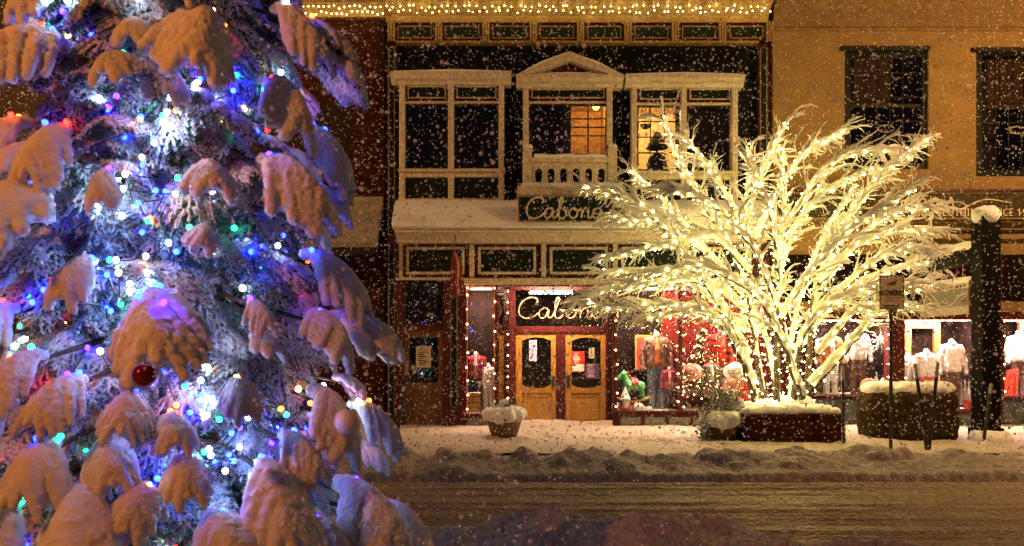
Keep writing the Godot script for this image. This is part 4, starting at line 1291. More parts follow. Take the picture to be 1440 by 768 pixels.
func lit_tree() -> void:
	var base := W(1095, 580, 14.75)
	var t := thing("ornamental_tree", Vector3(base.x, 0.55, -14.75), "bare spreading tree, snow on every branch and wound with warm lights", "tree")
	var r := RandomNumberGenerator.new(); r.seed = 11
	# limbs as (px, py, dz toward the street) knots
	var L := [
		[[1074, 580, 0.0], [1062, 480, 0.1], [1051, 380, 0.15], [1053, 280, 0.1], [1062, 200, 0.0]],
		[[1066, 580, 0.15], [1040, 480, 0.35], [992, 395, 0.6], [935, 325, 0.8], [885, 285, 0.9], [822, 262, 0.8]],
		[[1056, 500, 0.1], [1010, 452, 0.5], [940, 432, 0.9], [880, 436, 1.1], [828, 428, 1.1]],
		[[1050, 440, 0.2], [985, 398, 0.4], [905, 402, 0.6], [850, 412, 0.7], [815, 425, 0.7]],
		[[1051, 400, 0.1], [1010, 318, 0.2], [968, 245, 0.3], [925, 165, 0.4]],
		[[1090, 580, 0.2], [1091, 470, 0.3], [1094, 370, 0.3], [1108, 290, 0.2], [1100, 210, 0.1]],
		[[1136, 580, -0.1], [1142, 480, 0.0], [1152, 395, 0.1], [1185, 320, 0.2], [1235, 250, 0.3], [1305, 196, 0.4]],
		[[1148, 420, 0.0], [1195, 310, -0.3], [1250, 240, -0.5], [1290, 205, -0.6]],
		[[1150, 410, 0.2], [1215, 330, 0.5], [1270, 297, 0.6], [1318, 296, 0.6]],
		[[1148, 440, 0.3], [1215, 378, 0.7], [1262, 356, 0.9], [1300, 352, 0.9]],
		[[1144, 545, 0.1], [1195, 482, 0.5], [1232, 440, 0.8], [1270, 412, 1.0], [1312, 402, 1.1]],
		[[1120, 575, 0.1], [1128, 480, 0.5], [1170, 425, 0.9], [1230, 408, 1.2], [1300, 408, 1.3]],
		[[1053, 310, 0.1], [1076, 235, 0.0], [1108, 168, -0.1]],
		[[1060, 340, 0.0], [1098, 262, -0.2], [1135, 213, -0.3], [1195, 186, -0.4]],
		[[1050, 385, 0.2], [1005, 335, 0.5], [930, 350, 0.9], [835, 366, 1.1]],
		[[1060, 540, 0.2], [1030, 475, 0.7], [985, 440, 1.1], [905, 452, 1.4]],
		[[1094, 400, 0.2], [1115, 325, 0.0], [1160, 275, -0.3], [1235, 236, -0.5]],
		[[1128, 560, 0.3], [1098, 470, 0.7], [1055, 412, 1.0], [985, 376, 1.2], [890, 398, 1.3]],
		[[1100, 575, -0.3], [1075, 470, -0.7], [1020, 390, -1.0], [950, 300, -1.2], [880, 240, -1.2]],
		[[1110, 575, -0.3], [1120, 450, -0.8], [1150, 350, -1.2], [1200, 260, -1.4]],
		[[1120, 500, -0.2], [1180, 420, -0.8], [1260, 380, -1.1], [1310, 375, -1.2]],
		[[1095, 450, 0.6], [1060, 360, 1.1], [1000, 290, 1.4], [940, 270, 1.6]],
		[[1100, 450, 0.6], [1150, 370, 1.1], [1220, 310, 1.4], [1290, 265, 1.5]],
		[[1090, 380, 0.5], [1085, 300, 0.8], [1060, 240, 1.0]],
		[[1045, 420, 0.3], [985, 355, 0.5], [925, 320, 0.6], [862, 312, 0.5]],
		[[1048, 470, 0.0], [990, 415, -0.3], [925, 385, -0.5], [845, 385, -0.6]],
		[[1152, 400, 0.3], [1210, 345, 0.6], [1265, 325, 0.8], [1310, 328, 0.9]],
		[[1148, 500, 0.3], [1200, 445, 0.6], [1245, 430, 0.9], [1290, 436, 1.0]],
		[[1100, 330, 0.1], [1140, 262, 0.3], [1190, 222, 0.5], [1250, 212, 0.6]],
		[[1058, 350, -0.2], [1020, 275, -0.4], [985, 225, -0.5], [960, 195, -0.5]],
	]
	var limbs := []
	var twig := MB.new()
	var twig_snow := MB.new()
	var bulbs := []
	for k in L.size():
		var pts := []
		for q in L[k]:
			var d: float = 14.75 - q[2]
			pts.append(W(q[0] + r.randf_range(-4, 4), q[1], d))
		var c := curve(pts, 7)
		for i in range(2, c.size()):
			c[i] += Vector3(r.randf_range(-1, 1), r.randf_range(-1, 1), r.randf_range(-1, 1)) * 0.018
		var rs := PackedFloat32Array()
		var r0 := 0.075 if L[k][0][1] > 530 else 0.05
		for i in c.size():
			rs.append(lerpf(r0, 0.013, pow(float(i) / (c.size() - 1), 0.8)))
		var mb := MB.new(); mb.tube(c, rs, 8)
		var o := putw("branch", t, mb, M.bark)
		var sn := snow_ridge(c, rs, 0.05, r)
		var ms := MB.new(); ms.tube(sn[0], sn[1], 8)
		putw("snow", o, ms, M.tree_snow_far)
		limbs.append([c, rs])
		# lights wound round the limb
		var my := []
		var acc := 0.0
		var ph := r.randf() * TAU
		for i in range(1, c.size()):
			var seg := c[i].distance_to(c[i - 1])
			var dirv := (c[i] - c[i - 1]).normalized()
			var side := dirv.cross(Vector3(0.1, 0.2, 1)).normalized()
			var up2 := side.cross(dirv)
			acc += seg
			while acc > 0.075:
				acc -= 0.075
				ph += 2.3
				var rad := rs[i] + 0.035 + 0.02 * r.randf()
				var pos := c[i].lerp(c[i - 1], acc / maxf(seg, 0.001))
				my.append(pos + side * cos(ph) * rad + up2 * sin(ph) * rad + Vector3(0, 0.02, 0.02))
		bulbs.append(my)
	# side shoots and twigs
	for lb in limbs:
		var c: PackedVector3Array = lb[0]
		var rs: PackedFloat32Array = lb[1]
		var out_dir := (c[c.size() - 1] - c[0])
		for s in range(c.size() / 4, c.size() - 1):
			for rep in 3:
				if r.randf() < 0.4: continue
				var dirv := (c[s + 1] - c[s]).normalized()
				var side := Vector3(r.randf_range(-1, 1), r.randf_range(-0.15, 0.9), r.randf_range(-1, 1)).normalized()
				var ln := r.randf_range(0.35, 0.95) * (1.0 - 0.45 * float(s) / c.size())
				var d0 := (dirv * 1.1 + side * 0.6).normalized()
				var pts := PackedVector3Array(); var rr := PackedFloat32Array()
				var p := c[s]
				var r0 := minf(rs[s] * 0.6, 0.02)
				for i in 6:
					pts.append(p); rr.append(lerpf(r0, 0.004, i / 5.0))
					d0 = (d0 + Vector3(r.randf_range(-0.25, 0.25), r.randf_range(-0.18, 0.16) - 0.04 * i, r.randf_range(-0.25, 0.25))).normalized()
					p += d0 * ln / 5.0
				twig.tube(pts, rr, 4)
				var sn := snow_ridge(pts, rr, 0.023, r)
				twig_snow.tube(sn[0], sn[1], 5)
				for w in 4:
					var i2 := r.randi_range(1, 5)
					var q := pts[i2]
					var dd := (d0 + Vector3(r.randf_range(-1, 1), r.randf_range(-0.7, 0.8), r.randf_range(-1, 1)) * 0.65).normalized()
					var tl := r.randf_range(0.12, 0.32)
					var tp := PackedVector3Array(); var tr := PackedFloat32Array()
					for i in 4:
						tp.append(q); tr.append(lerpf(0.005, 0.0025, i / 3.0))
						dd = (dd + Vector3(r.randf_range(-0.3, 0.3), r.randf_range(-0.3, 0.3), r.randf_range(-0.3, 0.3))).normalized()
						q += dd * tl / 3.0
					twig.tube(tp, tr, 3)
					var sn2 := snow_ridge(tp, tr, 0.008, r)
					twig_snow.tube(sn2[0], sn2[1], 4)
	tag(putw("twigs", t, twig, M.bark), "", "", "", "stuff")
	tag(putw("snow_on_twigs", t, twig_snow, M.tree_snow_far), "", "", "", "stuff")
	# one string per few limbs
	var where := ["up the straight middle trunk", "along the long limb reaching to the signboard", "along the low limb before the shop doors", "along the drooping limb above the shop doors", "along the limb crossing the upstairs window", "up the central stem", "along the limb rising to the stucco window", "along the back limb under the stucco window", "along the limb before the long signboard", "along the level limb beside the parking sign", "along the thick low limb over the planters", "along the low limb behind the parking sign"]
	var spots := ["topmost twig", "limb leaning over the roof corner", "level limb under the pent roof", "low limb over the potted shrub", "limb toward the dark upper window", "crossing limb above the display tree", "rear limb toward the balcony", "rear stem near the corner", "rear limb under the beam", "front limb below the balcony window", "front limb toward the portico", "short front stem", "limb pointing at the balcony's ledge", "rear limb before the panel row", "middle limb pointing at the portico beam", "lowest limb beside the hanging sign", "upper limb across the dark stucco window", "rear limb rising before the upstairs lamp"]
	for k in bulbs.size():
		var mats := []
		for q in bulbs[k]: mats.append(M.bulb_warm)
		var lab: String = "warm white string lights wound " + where[k] if k < where.size() else "warm white string lights wound on the " + spots[k - where.size()]
		light_string(bulbs[k][0], bulbs[k], mats, 9, lab, "string lights on the bare tree", 0.013, lin(1.0, 0.8, 0.27), 0.09, false)

# ------------------------------------------------------------------ the spruce
const AXIS := Vector2(-2.38, -5.3)      # x, z of the trunk
func spruce_r(y: float) -> float:
	if y < 0.4: return 1.68
	if y < 1.4: return lerpf(1.68, 1.44, (y - 0.4))
	if y < 2.8: return lerpf(1.44, 1.14, (y - 1.4) / 1.4)
	if y < 4.6: return lerpf(1.14, 1.0, (y - 2.8) / 1.8)
	return maxf(0.05, lerpf(1.0, 0.05, (y - 4.6) / 3.4))

func make_spray(sd: int, ln: float, fat: float, frost: float, droop: float, cell: float) -> Array:
	# a bough tip along +x: twig wood, needles, and the snow that lies on it like a paw
	var r := RandomNumberGenerator.new(); r.seed = sd
	var wood := MB.new()
	var ndl := MB.new(); ndl.use_col = true
	var bones := []
	var twigs := []
	var axis := func(t: float) -> Vector3:
		return Vector3(ln * (t - 0.12 * t * t), ln * (0.16 * t - droop * t * t), sin(t * 3.0 + sd) * 0.03 * ln)
	var mp := PackedVector3Array(); var mr := PackedFloat32Array()
	for i in 9:
		mp.append(axis.call(i / 8.0)); mr.append(lerpf(0.014, 0.004, i / 8.0))
	wood.tube(mp, mr, 5)
	twigs.append(mp)
	var nl := 7 + r.randi_range(0, 1)
	for i in nl:
		for s in [-1.0, 1.0]:
			var t: float = 0.1 + 0.8 * (i + 0.5 * (0.5 + 0.5 * s) * 0.7) / nl + r.randf_range(-0.03, 0.03)
			var p: Vector3 = axis.call(t)
			var fwd: Vector3 = (axis.call(t + 0.05) - p).normalized()
			var l := ln * (0.52 - 0.34 * t) * r.randf_range(0.8, 1.2) + 0.03
			var ang := deg_to_rad(r.randf_range(38, 62))
			var d := fwd * cos(ang) + Vector3(0, r.randf_range(-0.1, 0.05), s) * sin(ang)
			var tp := PackedVector3Array(); var tr := PackedFloat32Array()
			for k in 6:
				var u := k / 5.0
				tp.append(p + d * l * u + Vector3(0, -l * (0.15 + droop * 0.9) * u * u, 0)); tr.append(lerpf(0.007, 0.003, u))
			wood.tube(tp, tr, 4)
			twigs.append(tp)
			if fat < 0.02:      # the open sprays branch once more
				for k in 3:
					for s2 in [-1.0, 1.0]:
						var q: Vector3 = tp[1 + k]
						var f2: Vector3 = (tp[2 + k] - tp[1 + k]).normalized()
						var sd2: Vector3 = f2.cross(Vector3.UP).normalized() * s2
						var d2: Vector3 = (f2 * 0.75 + sd2 * 0.65 + Vector3(0, r.randf_range(-0.25, 0.1), 0)).normalized()
						var l2 := l * r.randf_range(0.22, 0.4)
						twigs.append(PackedVector3Array([q, q + d2 * l2 * 0.5, q + d2 * l2 - Vector3(0, l2 * 0.12, 0)]))
	for tp in twigs:
		var cnt: int = tp.size()
		var is_main: bool = cnt == 9
		for k in cnt - 1:
			var u := float(k) / (cnt - 1)
			if fat > 0.0:
				var ra := fat * (1.0 - 0.25 * u) * r.randf_range(0.85, 1.15)
				var rb := fat * (1.0 - 0.25 * (u + 1.0 / (cnt - 1))) * r.randf_range(0.85, 1.1)
				if is_main: ra *= 1.15; rb *= 1.15
				bones.append([tp[k] + Vector3(0, ra * 0.9, 0), tp[k + 1] + Vector3(0, rb * 0.85, 0), ra, rb])
			var a: Vector3 = tp[k]; var b: Vector3 = tp[k + 1]
			var dirv := (b - a).normalized()
			var s1 := dirv.cross(Vector3.UP).normalized()
			var s2 := s1.cross(dirv)
			var cntn := int(a.distance_to(b) * 1700.0)
			for q in cntn:
				var ph := r.randf() * TAU
				var rad := s1 * cos(ph) + s2 * sin(ph)
				var p := a.lerp(b, r.randf())
				var nd := (rad + dirv * r.randf_range(0.35, 0.9)).normalized()
				var nlh := r.randf_range(0.022, 0.04) * (1.7 if fat > 0.03 else 1.0)
				var w := nd.cross(Vector3(r.randf() - 0.5, r.randf() - 0.5, r.randf() - 0.5)).normalized() * 0.0022
				# rime settles on the needles that point upward
				var fr := r.randf() < frost * (0.55 + 0.45 * sin(ph))
				var sh := r.randf_range(0.75, 1.2)
				ndl.col = Color(0.72, 0.76, 0.8) if fr else Color(0.03 * sh, 0.07 * sh, 0.045 * sh)
				if fr: w *= 1.5
				ndl.tri(p - w, p + w, p + nd * nlh)
	var snow: ArrayMesh = null
	if bones.size(): snow = surface_net(bones, cell, fat * 0.6, fat * (0.24 if fat > 0.02 else 0.75), 26.0, sd)
	return [wood.done(), ndl.done(), snow]

func spruce() -> void:
	var at := Vector3(AXIS.x, 0, AXIS.y)
	var t := thing("spruce_tree", at, "snow-laden spruce with coloured lights filling the near side of the street", "tree")
	var r := RandomNumberGenerator.new(); r.seed = 23
	var mt := MB.new()
	mt.tube(PackedVector3Array([Vector3(0, -0.1, 0), Vector3(0.02, 2.5, 0.02), Vector3(0, 5.0, 0), Vector3(0, 8.0, 0)]), PackedFloat32Array([0.2, 0.15, 0.1, 0.02]), 10)
	put("trunk", t, mt.done(), M.bark, at)
	var paws := []
	for k in 9:
		paws.append(make_spray(100 + k, [0.5, 0.44, 0.54][k % 3], 0.036 + 0.006 * (k % 3), 0.5, [0.75, 0.95, 0.6, 0.85, 1.05, 0.7, 0.9, 0.55, 0.8][k], 0.0125))
	var light := []
	for k in 3:
		light.append(make_spray(200 + k, 0.5, 0.0105, 0.4, [0.5, 0.75, 0.35][k], 0.0072))
	var placed := []
	var tips := []
	# boughs whose loads can be picked out: frame place, width there, turn, tilt
	var spec := [[85, 70, 125, 0], [180, 95, 70, 1], [290, 40, 125, 2], [95, 190, 95, 3], [35, 40, 80, 4], [70, 290, 130, 0], [130, 375, 70, 2], [295, 245, 75, 1], [375, 240, 120, 5], [450, 190, 95, 4], [440, 90, 110, 3], [475, 40, 90, 1], [430, 365, 100, 0], [225, 425, 140, 2], [190, 480, 70, 1], [20, 440, 100, 3], [60, 505, 90, 5], [115, 540, 95, 4], [185, 560, 80, 0], [245, 590, 75, 3], [350, 430, 60, 1], [430, 450, 85, 2], [505, 455, 90, 4], [520, 575, 80, 1], [365, 660, 130, 0], [80, 630, 105, 2], [130, 700, 120, 3], [205, 690, 75, 5], [255, 650, 70, 1], [480, 690, 110, 3], [440, 560, 90, 5], [300, 730, 90, 4], [30, 715, 100, 1], [430, 735, 100, 2], [535, 720, 95, 0], [40, 180, 80, 5], [150, 250, 60, 4], [15, 300, 90, 2], [380, 130, 90, 0], [330, 540, 60, 2], [400, 620, 80, 3], [470, 270, 60, 3], [20, 570, 80, 0], [385, 20, 90, 5]]
	for q in spec:
		# meet the sight line with the crown's surface
		var best := Vector3.ZERO
		var d := 3.0
		while d < 5.4:
			var p := W(q[0], q[1], d)
			var rad := Vector2(p.x - AXIS.x, p.z - AXIS.y).length()
			if rad < spruce_r(p.y) - 0.22:
				best = p; break
			d += 0.02
		if best == Vector3.ZERO:
			best = W(q[0], q[1], 5.3)
			var off := Vector2(best.x - AXIS.x, best.z - AXIS.y)
			var lim := spruce_r(best.y) - 0.2
			if off.length() > lim:
				off = off.normalized() * lim
				best.x = AXIS.x + off.x; best.z = AXIS.y + off.y
		var dist := -best.z
		var sc: float = q[2] * dist / F / 0.5
		placed.append([best, clampf(sc, 0.45, 1.5), (q[3] + placed.size() * 4) % 9, 0.0])
	# the rest of the crown
	var tier := 0
	var y := 0.25
	while y < 7.6:
		var rr := spruce_r(y)
		var cnt := int(clampf(rr * 6.0, 3, 9))
		for k in cnt:
			var a := TAU * (k + 0.5 * (tier % 2) + r.randf_range(-0.2, 0.2)) / cnt
			var p := Vector3(AXIS.x + cos(a) * (rr - 0.3), y + r.randf_range(-0.1, 0.1), AXIS.y + sin(a) * (rr - 0.3))
			var ok := true
			for o in placed:
				if o[0].distance_to(p) < 0.22 * (o[1] + 0.4): ok = false; break
			if ok: placed.append([p, r.randf_range(0.4, 0.7), r.randi_range(0, 8), 0.12])
		y += 0.27
		tier += 1
	for o in placed:
		var p: Vector3 = o[0]
		var out_v := Vector3(p.x - AXIS.x, 0, p.z - AXIS.y)
		var ang := atan2(-out_v.z, out_v.x) + r.randf_range(-0.25, 0.25)
		var bs := Basis(Vector3.UP, ang) * Basis(Vector3(0, 0, 1), r.randf_range(-0.15, 0.1)) * Basis(Vector3(1, 0, 0), r.randf_range(-0.3, 0.3))
		var v: Array = paws[o[2]]
		var sc: float = o[1]
		# the limb reaching from the trunk to this load
		var lm := MB.new()
		var inner := Vector3(AXIS.x, p.y + 0.12, AXIS.y)
		lm.tube(PackedVector3Array([inner - p, (inner - p) * 0.5 + Vector3(0, 0.08, 0), Vector3.ZERO]), PackedFloat32Array([0.03, 0.022, 0.012]), 5)
		var b := put("bough", t, lm.done(), M.bark, p)
		for j in 2:
			var mi := MeshInstance3D.new()
			mi.name = ["needles", "snow"][j]
			mi.mesh = v[1 + j]
			mi.material_override = [M.spruce_needle, M.tree_snow][j]
			b.add_child(mi, true)
			mi.transform = Transform3D(bs.scaled(Vector3(sc, sc, sc)), Vector3.ZERO)
		tips.append([p, bs, sc])
	# frosted sprays between and behind the loads
	for k in 3:
		var xf := []
		for i in 260:
			var yy := r.randf_range(0.15, 5.2)
			var a := r.randf() * TAU
			if r.randf() < 0.65: a = r.randf_range(0.1, PI - 0.1)
			var rad := spruce_r(yy) * r.randf_range(0.22, 0.58)
			var p := Vector3(cos(a) * rad, yy, sin(a) * rad)
			var bs := Basis(Vector3.UP, -a + r.randf_range(-0.7, 0.7)) * Basis(Vector3(0, 0, 1), r.randf_range(-0.35, 0.15)) * Basis(Vector3(1, 0, 0), r.randf_range(-0.6, 0.6))
			var s := r.randf_range(0.6, 1.05)
			xf.append(Transform3D(bs.scaled(Vector3(s, s, s)), p))
		for j in 2:
			var mm := MultiMesh.new()
			mm.transform_format = MultiMesh.TRANSFORM_3D
			mm.mesh = light[k][1 + j]
			mm.instance_count = xf.size()
			for i in xf.size(): mm.set_instance_transform(i, xf[i])
			var mi := MultiMeshInstance3D.new()
			mi.name = ["inner_foliage", "frost_on_foliage"][j]
			mi.multimesh = mm
			mi.material_override = [M.spruce_needle, M.tree_snow][j]
			t.add_child(mi, true)
			tag(mi, "", "", "", "stuff")
	# coloured light strings wound round the crown, slightly inside it
	var pal := [M.bulb_white, M.bulb_teal, M.bulb_blue, M.bulb_blue, M.bulb_teal, M.bulb_cream, M.bulb_violet, M.bulb_red, M.bulb_cream, M.bulb_blue, M.bulb_orange, M.bulb_white]
	var cols := ["lowest", "second lowest", "third lowest", "middle", "upper middle", "upper", "high", "highest"]
	for s in 8:
		var pts := []; var mats := []
		for i in 48:
			var u := i / 47.0
			var a := (lerpf(-0.25, PI + 0.25, u) if s % 2 == 0 else lerpf(PI + 0.25, -0.25, u))
			var yy := 0.35 + s * 0.53 + 0.5 * u + sin(i * 1.9 + s) * 0.13
			var rad := spruce_r(yy) * (0.66 + 0.14 * sin(i * 2.7 + s * 1.3)) + r.randf_range(-0.05, 0.05)
			pts.append(at + Vector3(cos(a) * rad, yy, sin(a) * rad)); mats.append(pal[r.randi_range(0, pal.size() - 1)])
		light_string(pts[0], pts, mats, 8, "multicoloured string lights on the spruce, the %s winding" % cols[s], "light strings on the spruce", 0.019, Color(0, 0, 0, 0), 0.1)
	# a dense run of cool lights down the opening between the boughs
	var pc := []; var mc2 := []
	var path := [Vector2(255, 60), Vector2(240, 150), Vector2(215, 250), Vector2(190, 350), Vector2(165, 420), Vector2(260, 520), Vector2(310, 600), Vector2(345, 680)]
	for i in 64:
		var u := i / 63.0 * 6.999
		var f: Vector2 = path[int(u)].lerp(path[int(u) + 1], u - int(u)) + Vector2(r.randf_range(-46, 46), r.randf_range(-14, 14))
		var d := 3.2
		while d < 5.2:
			var p := W(f.x, f.y, d)
			if Vector2(p.x - AXIS.x, p.z - AXIS.y).length() < spruce_r(p.y) * 0.8: break
			d += 0.03
		pc.append(W(f.x, f.y, d)); mc2.append([M.bulb_white, M.bulb_blue, M.bulb_white, M.bulb_cream, M.bulb_blue, M.bulb_teal][i % 6])
	light_string(pc[0], pc, mc2, 8, "dense cool white and blue string lights down the middle of the spruce", "light strings on the spruce", 0.018, Color(0, 0, 0, 0), 0.12)
	# bulbs half sunk in the loads of snow
	var pts2 := []; var mats2 := []
	var pal2 := [M.bulb_blue, M.bulb_cream, M.bulb_teal, M.bulb_blue, M.bulb_violet, M.bulb_red, M.bulb_blue, M.bulb_orange]
	var n2 := 0
	for k in spec.size():
		var o: Array = tips[k]
		for j in (4 if k == 13 else 1 + (k % 2)):
			var tt := 0.14 + 0.15 * j
			var lp := Vector3(0.5 * tt, 0.5 * (0.16 * tt - 0.8 * tt * tt) + 0.08, 0.06 * sin(k * 1.7 + j * 2.4))
			pts2.append(o[0] + o[1] * (lp * o[2])); mats2.append(pal2[(k * 3 + j * 5 + n2) % pal2.size()])
			n2 += 1
	light_string(pts2[0], pts2, mats2, 4, "coloured bulbs half sunk in the snow loads of the spruce", "light strings on the spruce", 0.019, Color(0, 0, 0, 0), 0.02, false)
	# hanging baubles
	ornament(W(488, 594, 4.55), 0.078, M.ornament_white, "dimpled white ball ornament hanging at the spruce's lower edge", true)
	ornament(W(203, 528, 3.62), 0.058, M.ornament_red, "dark red glass ball hanging under the largest snow load", false)

func ornament(at: Vector3, rad: float, m: Material, label: String, dimpled: bool) -> void:
	var t := thing("ball_ornament", at, label, "ornament")
	var mb := MB.new()
	var rows := 28 if dimpled else 16
	var sides := 48 if dimpled else 24
	for i in rows + 1:
		var a := PI * i / rows
		for k in sides:
			var b := TAU * k / sides
			var d := Vector3(sin(a) * cos(b), cos(a), sin(a) * sin(b))
			var rr := rad
			if dimpled: rr *= 1.0 - 0.06 * (sin(a * 28.0 * 0.5) * sin(b * 12.0) + 0.6 * sin(a * 28.0) * sin(b * 24.0))
			mb.vert(d * rr, d)
	for i in rows:
		for k in sides:
			var p := i * sides + k; var q := i * sides + (k + 1) % sides
			mb.idx.append_array([p, q + sides, q, p, p + sides, q + sides])
	put("ball", t, mb.done(), m, at)
	var mc := MB.new()
	mc.lathe(PackedVector2Array([Vector2(rad * 0.22, rad * 0.93), Vector2(rad * 0.22, rad * 1.15), Vector2(0, rad * 1.17)]), Vector3.ZERO, 12)
	put("cap", t, mc.done(), M.brass, at)
	var mw := MB.new()
	mw.tube(PackedVector3Array([Vector3(0, rad * 1.15, 0), Vector3(0.01, rad * 1.15 + 0.05, 0), Vector3(0, rad * 1.15 + 0.1, -0.01)]), PackedFloat32Array([0.0025, 0.0025, 0.0025]), 4)
	put("hook", t, mw.done(), M.brass, at)

# ------------------------------------------------------------------ street furniture
func stake(a: Vector3, b: Vector3, label: String) -> void:
	var t := thing("marker_stake", a, label, "stake", "snow marker stakes along the kerb")
	var mb := MB.new()
	var d := (b - a)
	mb.tube(PackedVector3Array([a, a + d * 0.84]), PackedFloat32Array([0.032, 0.03]), 8)
	putw("rod", t, mb, M.black_iron)
	var m2 := MB.new()
	m2.tube(PackedVector3Array([a + d * 0.84, b]), PackedFloat32Array([0.031, 0.029]), 8)
	putw("grip", t, m2, M.grip_grey)
	var sn := surface_net([[Vector3(0, -0.02, 0), Vector3(0.02, 0.03, 0), 0.08, 0.05]], 0.02, 0.03, 0.01, 9.0, 2)
	put("snow_foot", t, sn, M.snow, a)

func shrub_lumps(sd: int, n: int, spread: float, h: float) -> ArrayMesh:
	var r := RandomNumberGenerator.new(); r.seed = sd
	var bones := []
	for i in n:
		var a := r.randf() * TAU
		var p := Vector3(cos(a) * spread * r.randf(), r.randf() * h, sin(a) * spread * 0.8 * r.randf())
		bones.append([p * 0.3, p, 0.05, r.randf_range(0.045, 0.085)])
	return surface_net(bones, 0.026, 0.05, 0.03, 9.0, sd)

func leaf_clump(sd: int, n: int, spread: Vector3) -> ArrayMesh:
	var r := RandomNumberGenerator.new(); r.seed = sd
	var mb := MB.new(); mb.use_col = true
	for i in n:
		var p := Vector3(r.randfn(0, 0.5) * spread.x, r.randf() * spread.y, r.randfn(0, 0.5) * spread.z)
		var d := Vector3(r.randf_range(-1, 1), r.randf_range(-0.6, 1), r.randf_range(-1, 1)).normalized()
		var w := d.cross(Vector3(r.randf() - 0.5, r.randf() - 0.5, r.randf() - 0.5)).normalized() * 0.014
		var s := r.randf_range(0.7, 1.3)
		mb.col = Color(0.03 * s, 0.045 * s, 0.015 * s) if r.randf() < 0.6 else Color(0.5, 0.5, 0.48)
		var l := r.randf_range(0.03, 0.06)
		mb.tri(p - w, p + w, p + d * l)
		mb.tri(p - w, p + w, p - d * l * 0.6)
	return mb.done()

func pot(at: Vector3, rad: float, h: float, label: String, sd: int) -> Node3D:
	var t := thing("flower_pot", at, label, "planter", "snow-filled pots on the pavement")
	var mb := MB.new()
	mb.lathe(PackedVector2Array([Vector2(0.0, 0.0), Vector2(rad * 0.62, 0.0), Vector2(rad * 0.72, h * 0.2), Vector2(rad * 0.93, h * 0.8), Vector2(rad * 1.02, h * 0.84), Vector2(rad * 1.04, h), Vector2(rad * 0.92, h), Vector2(rad * 0.88, h * 0.85), Vector2(0, h * 0.85)]), Vector3.ZERO, 28)
	put("bowl", t, mb.done(), M.pot_brown, at)
	var bones := []
	for k in 10:
		var a := TAU * k / 10.0
		bones.append([Vector3(cos(a), 0, sin(a)) * rad * 0.5, Vector3(cos(a + 0.6), 0, sin(a + 0.6)) * rad * 0.85 + Vector3(0, 0.03 * sin(k * 2.3), 0), 0.17, 0.13])
	put("snow_cap", t, surface_net(bones, 0.03, 0.06, 0.03, 6.0, sd), M.snow, at + Vector3(0, h + 0.02, 0))
	return t

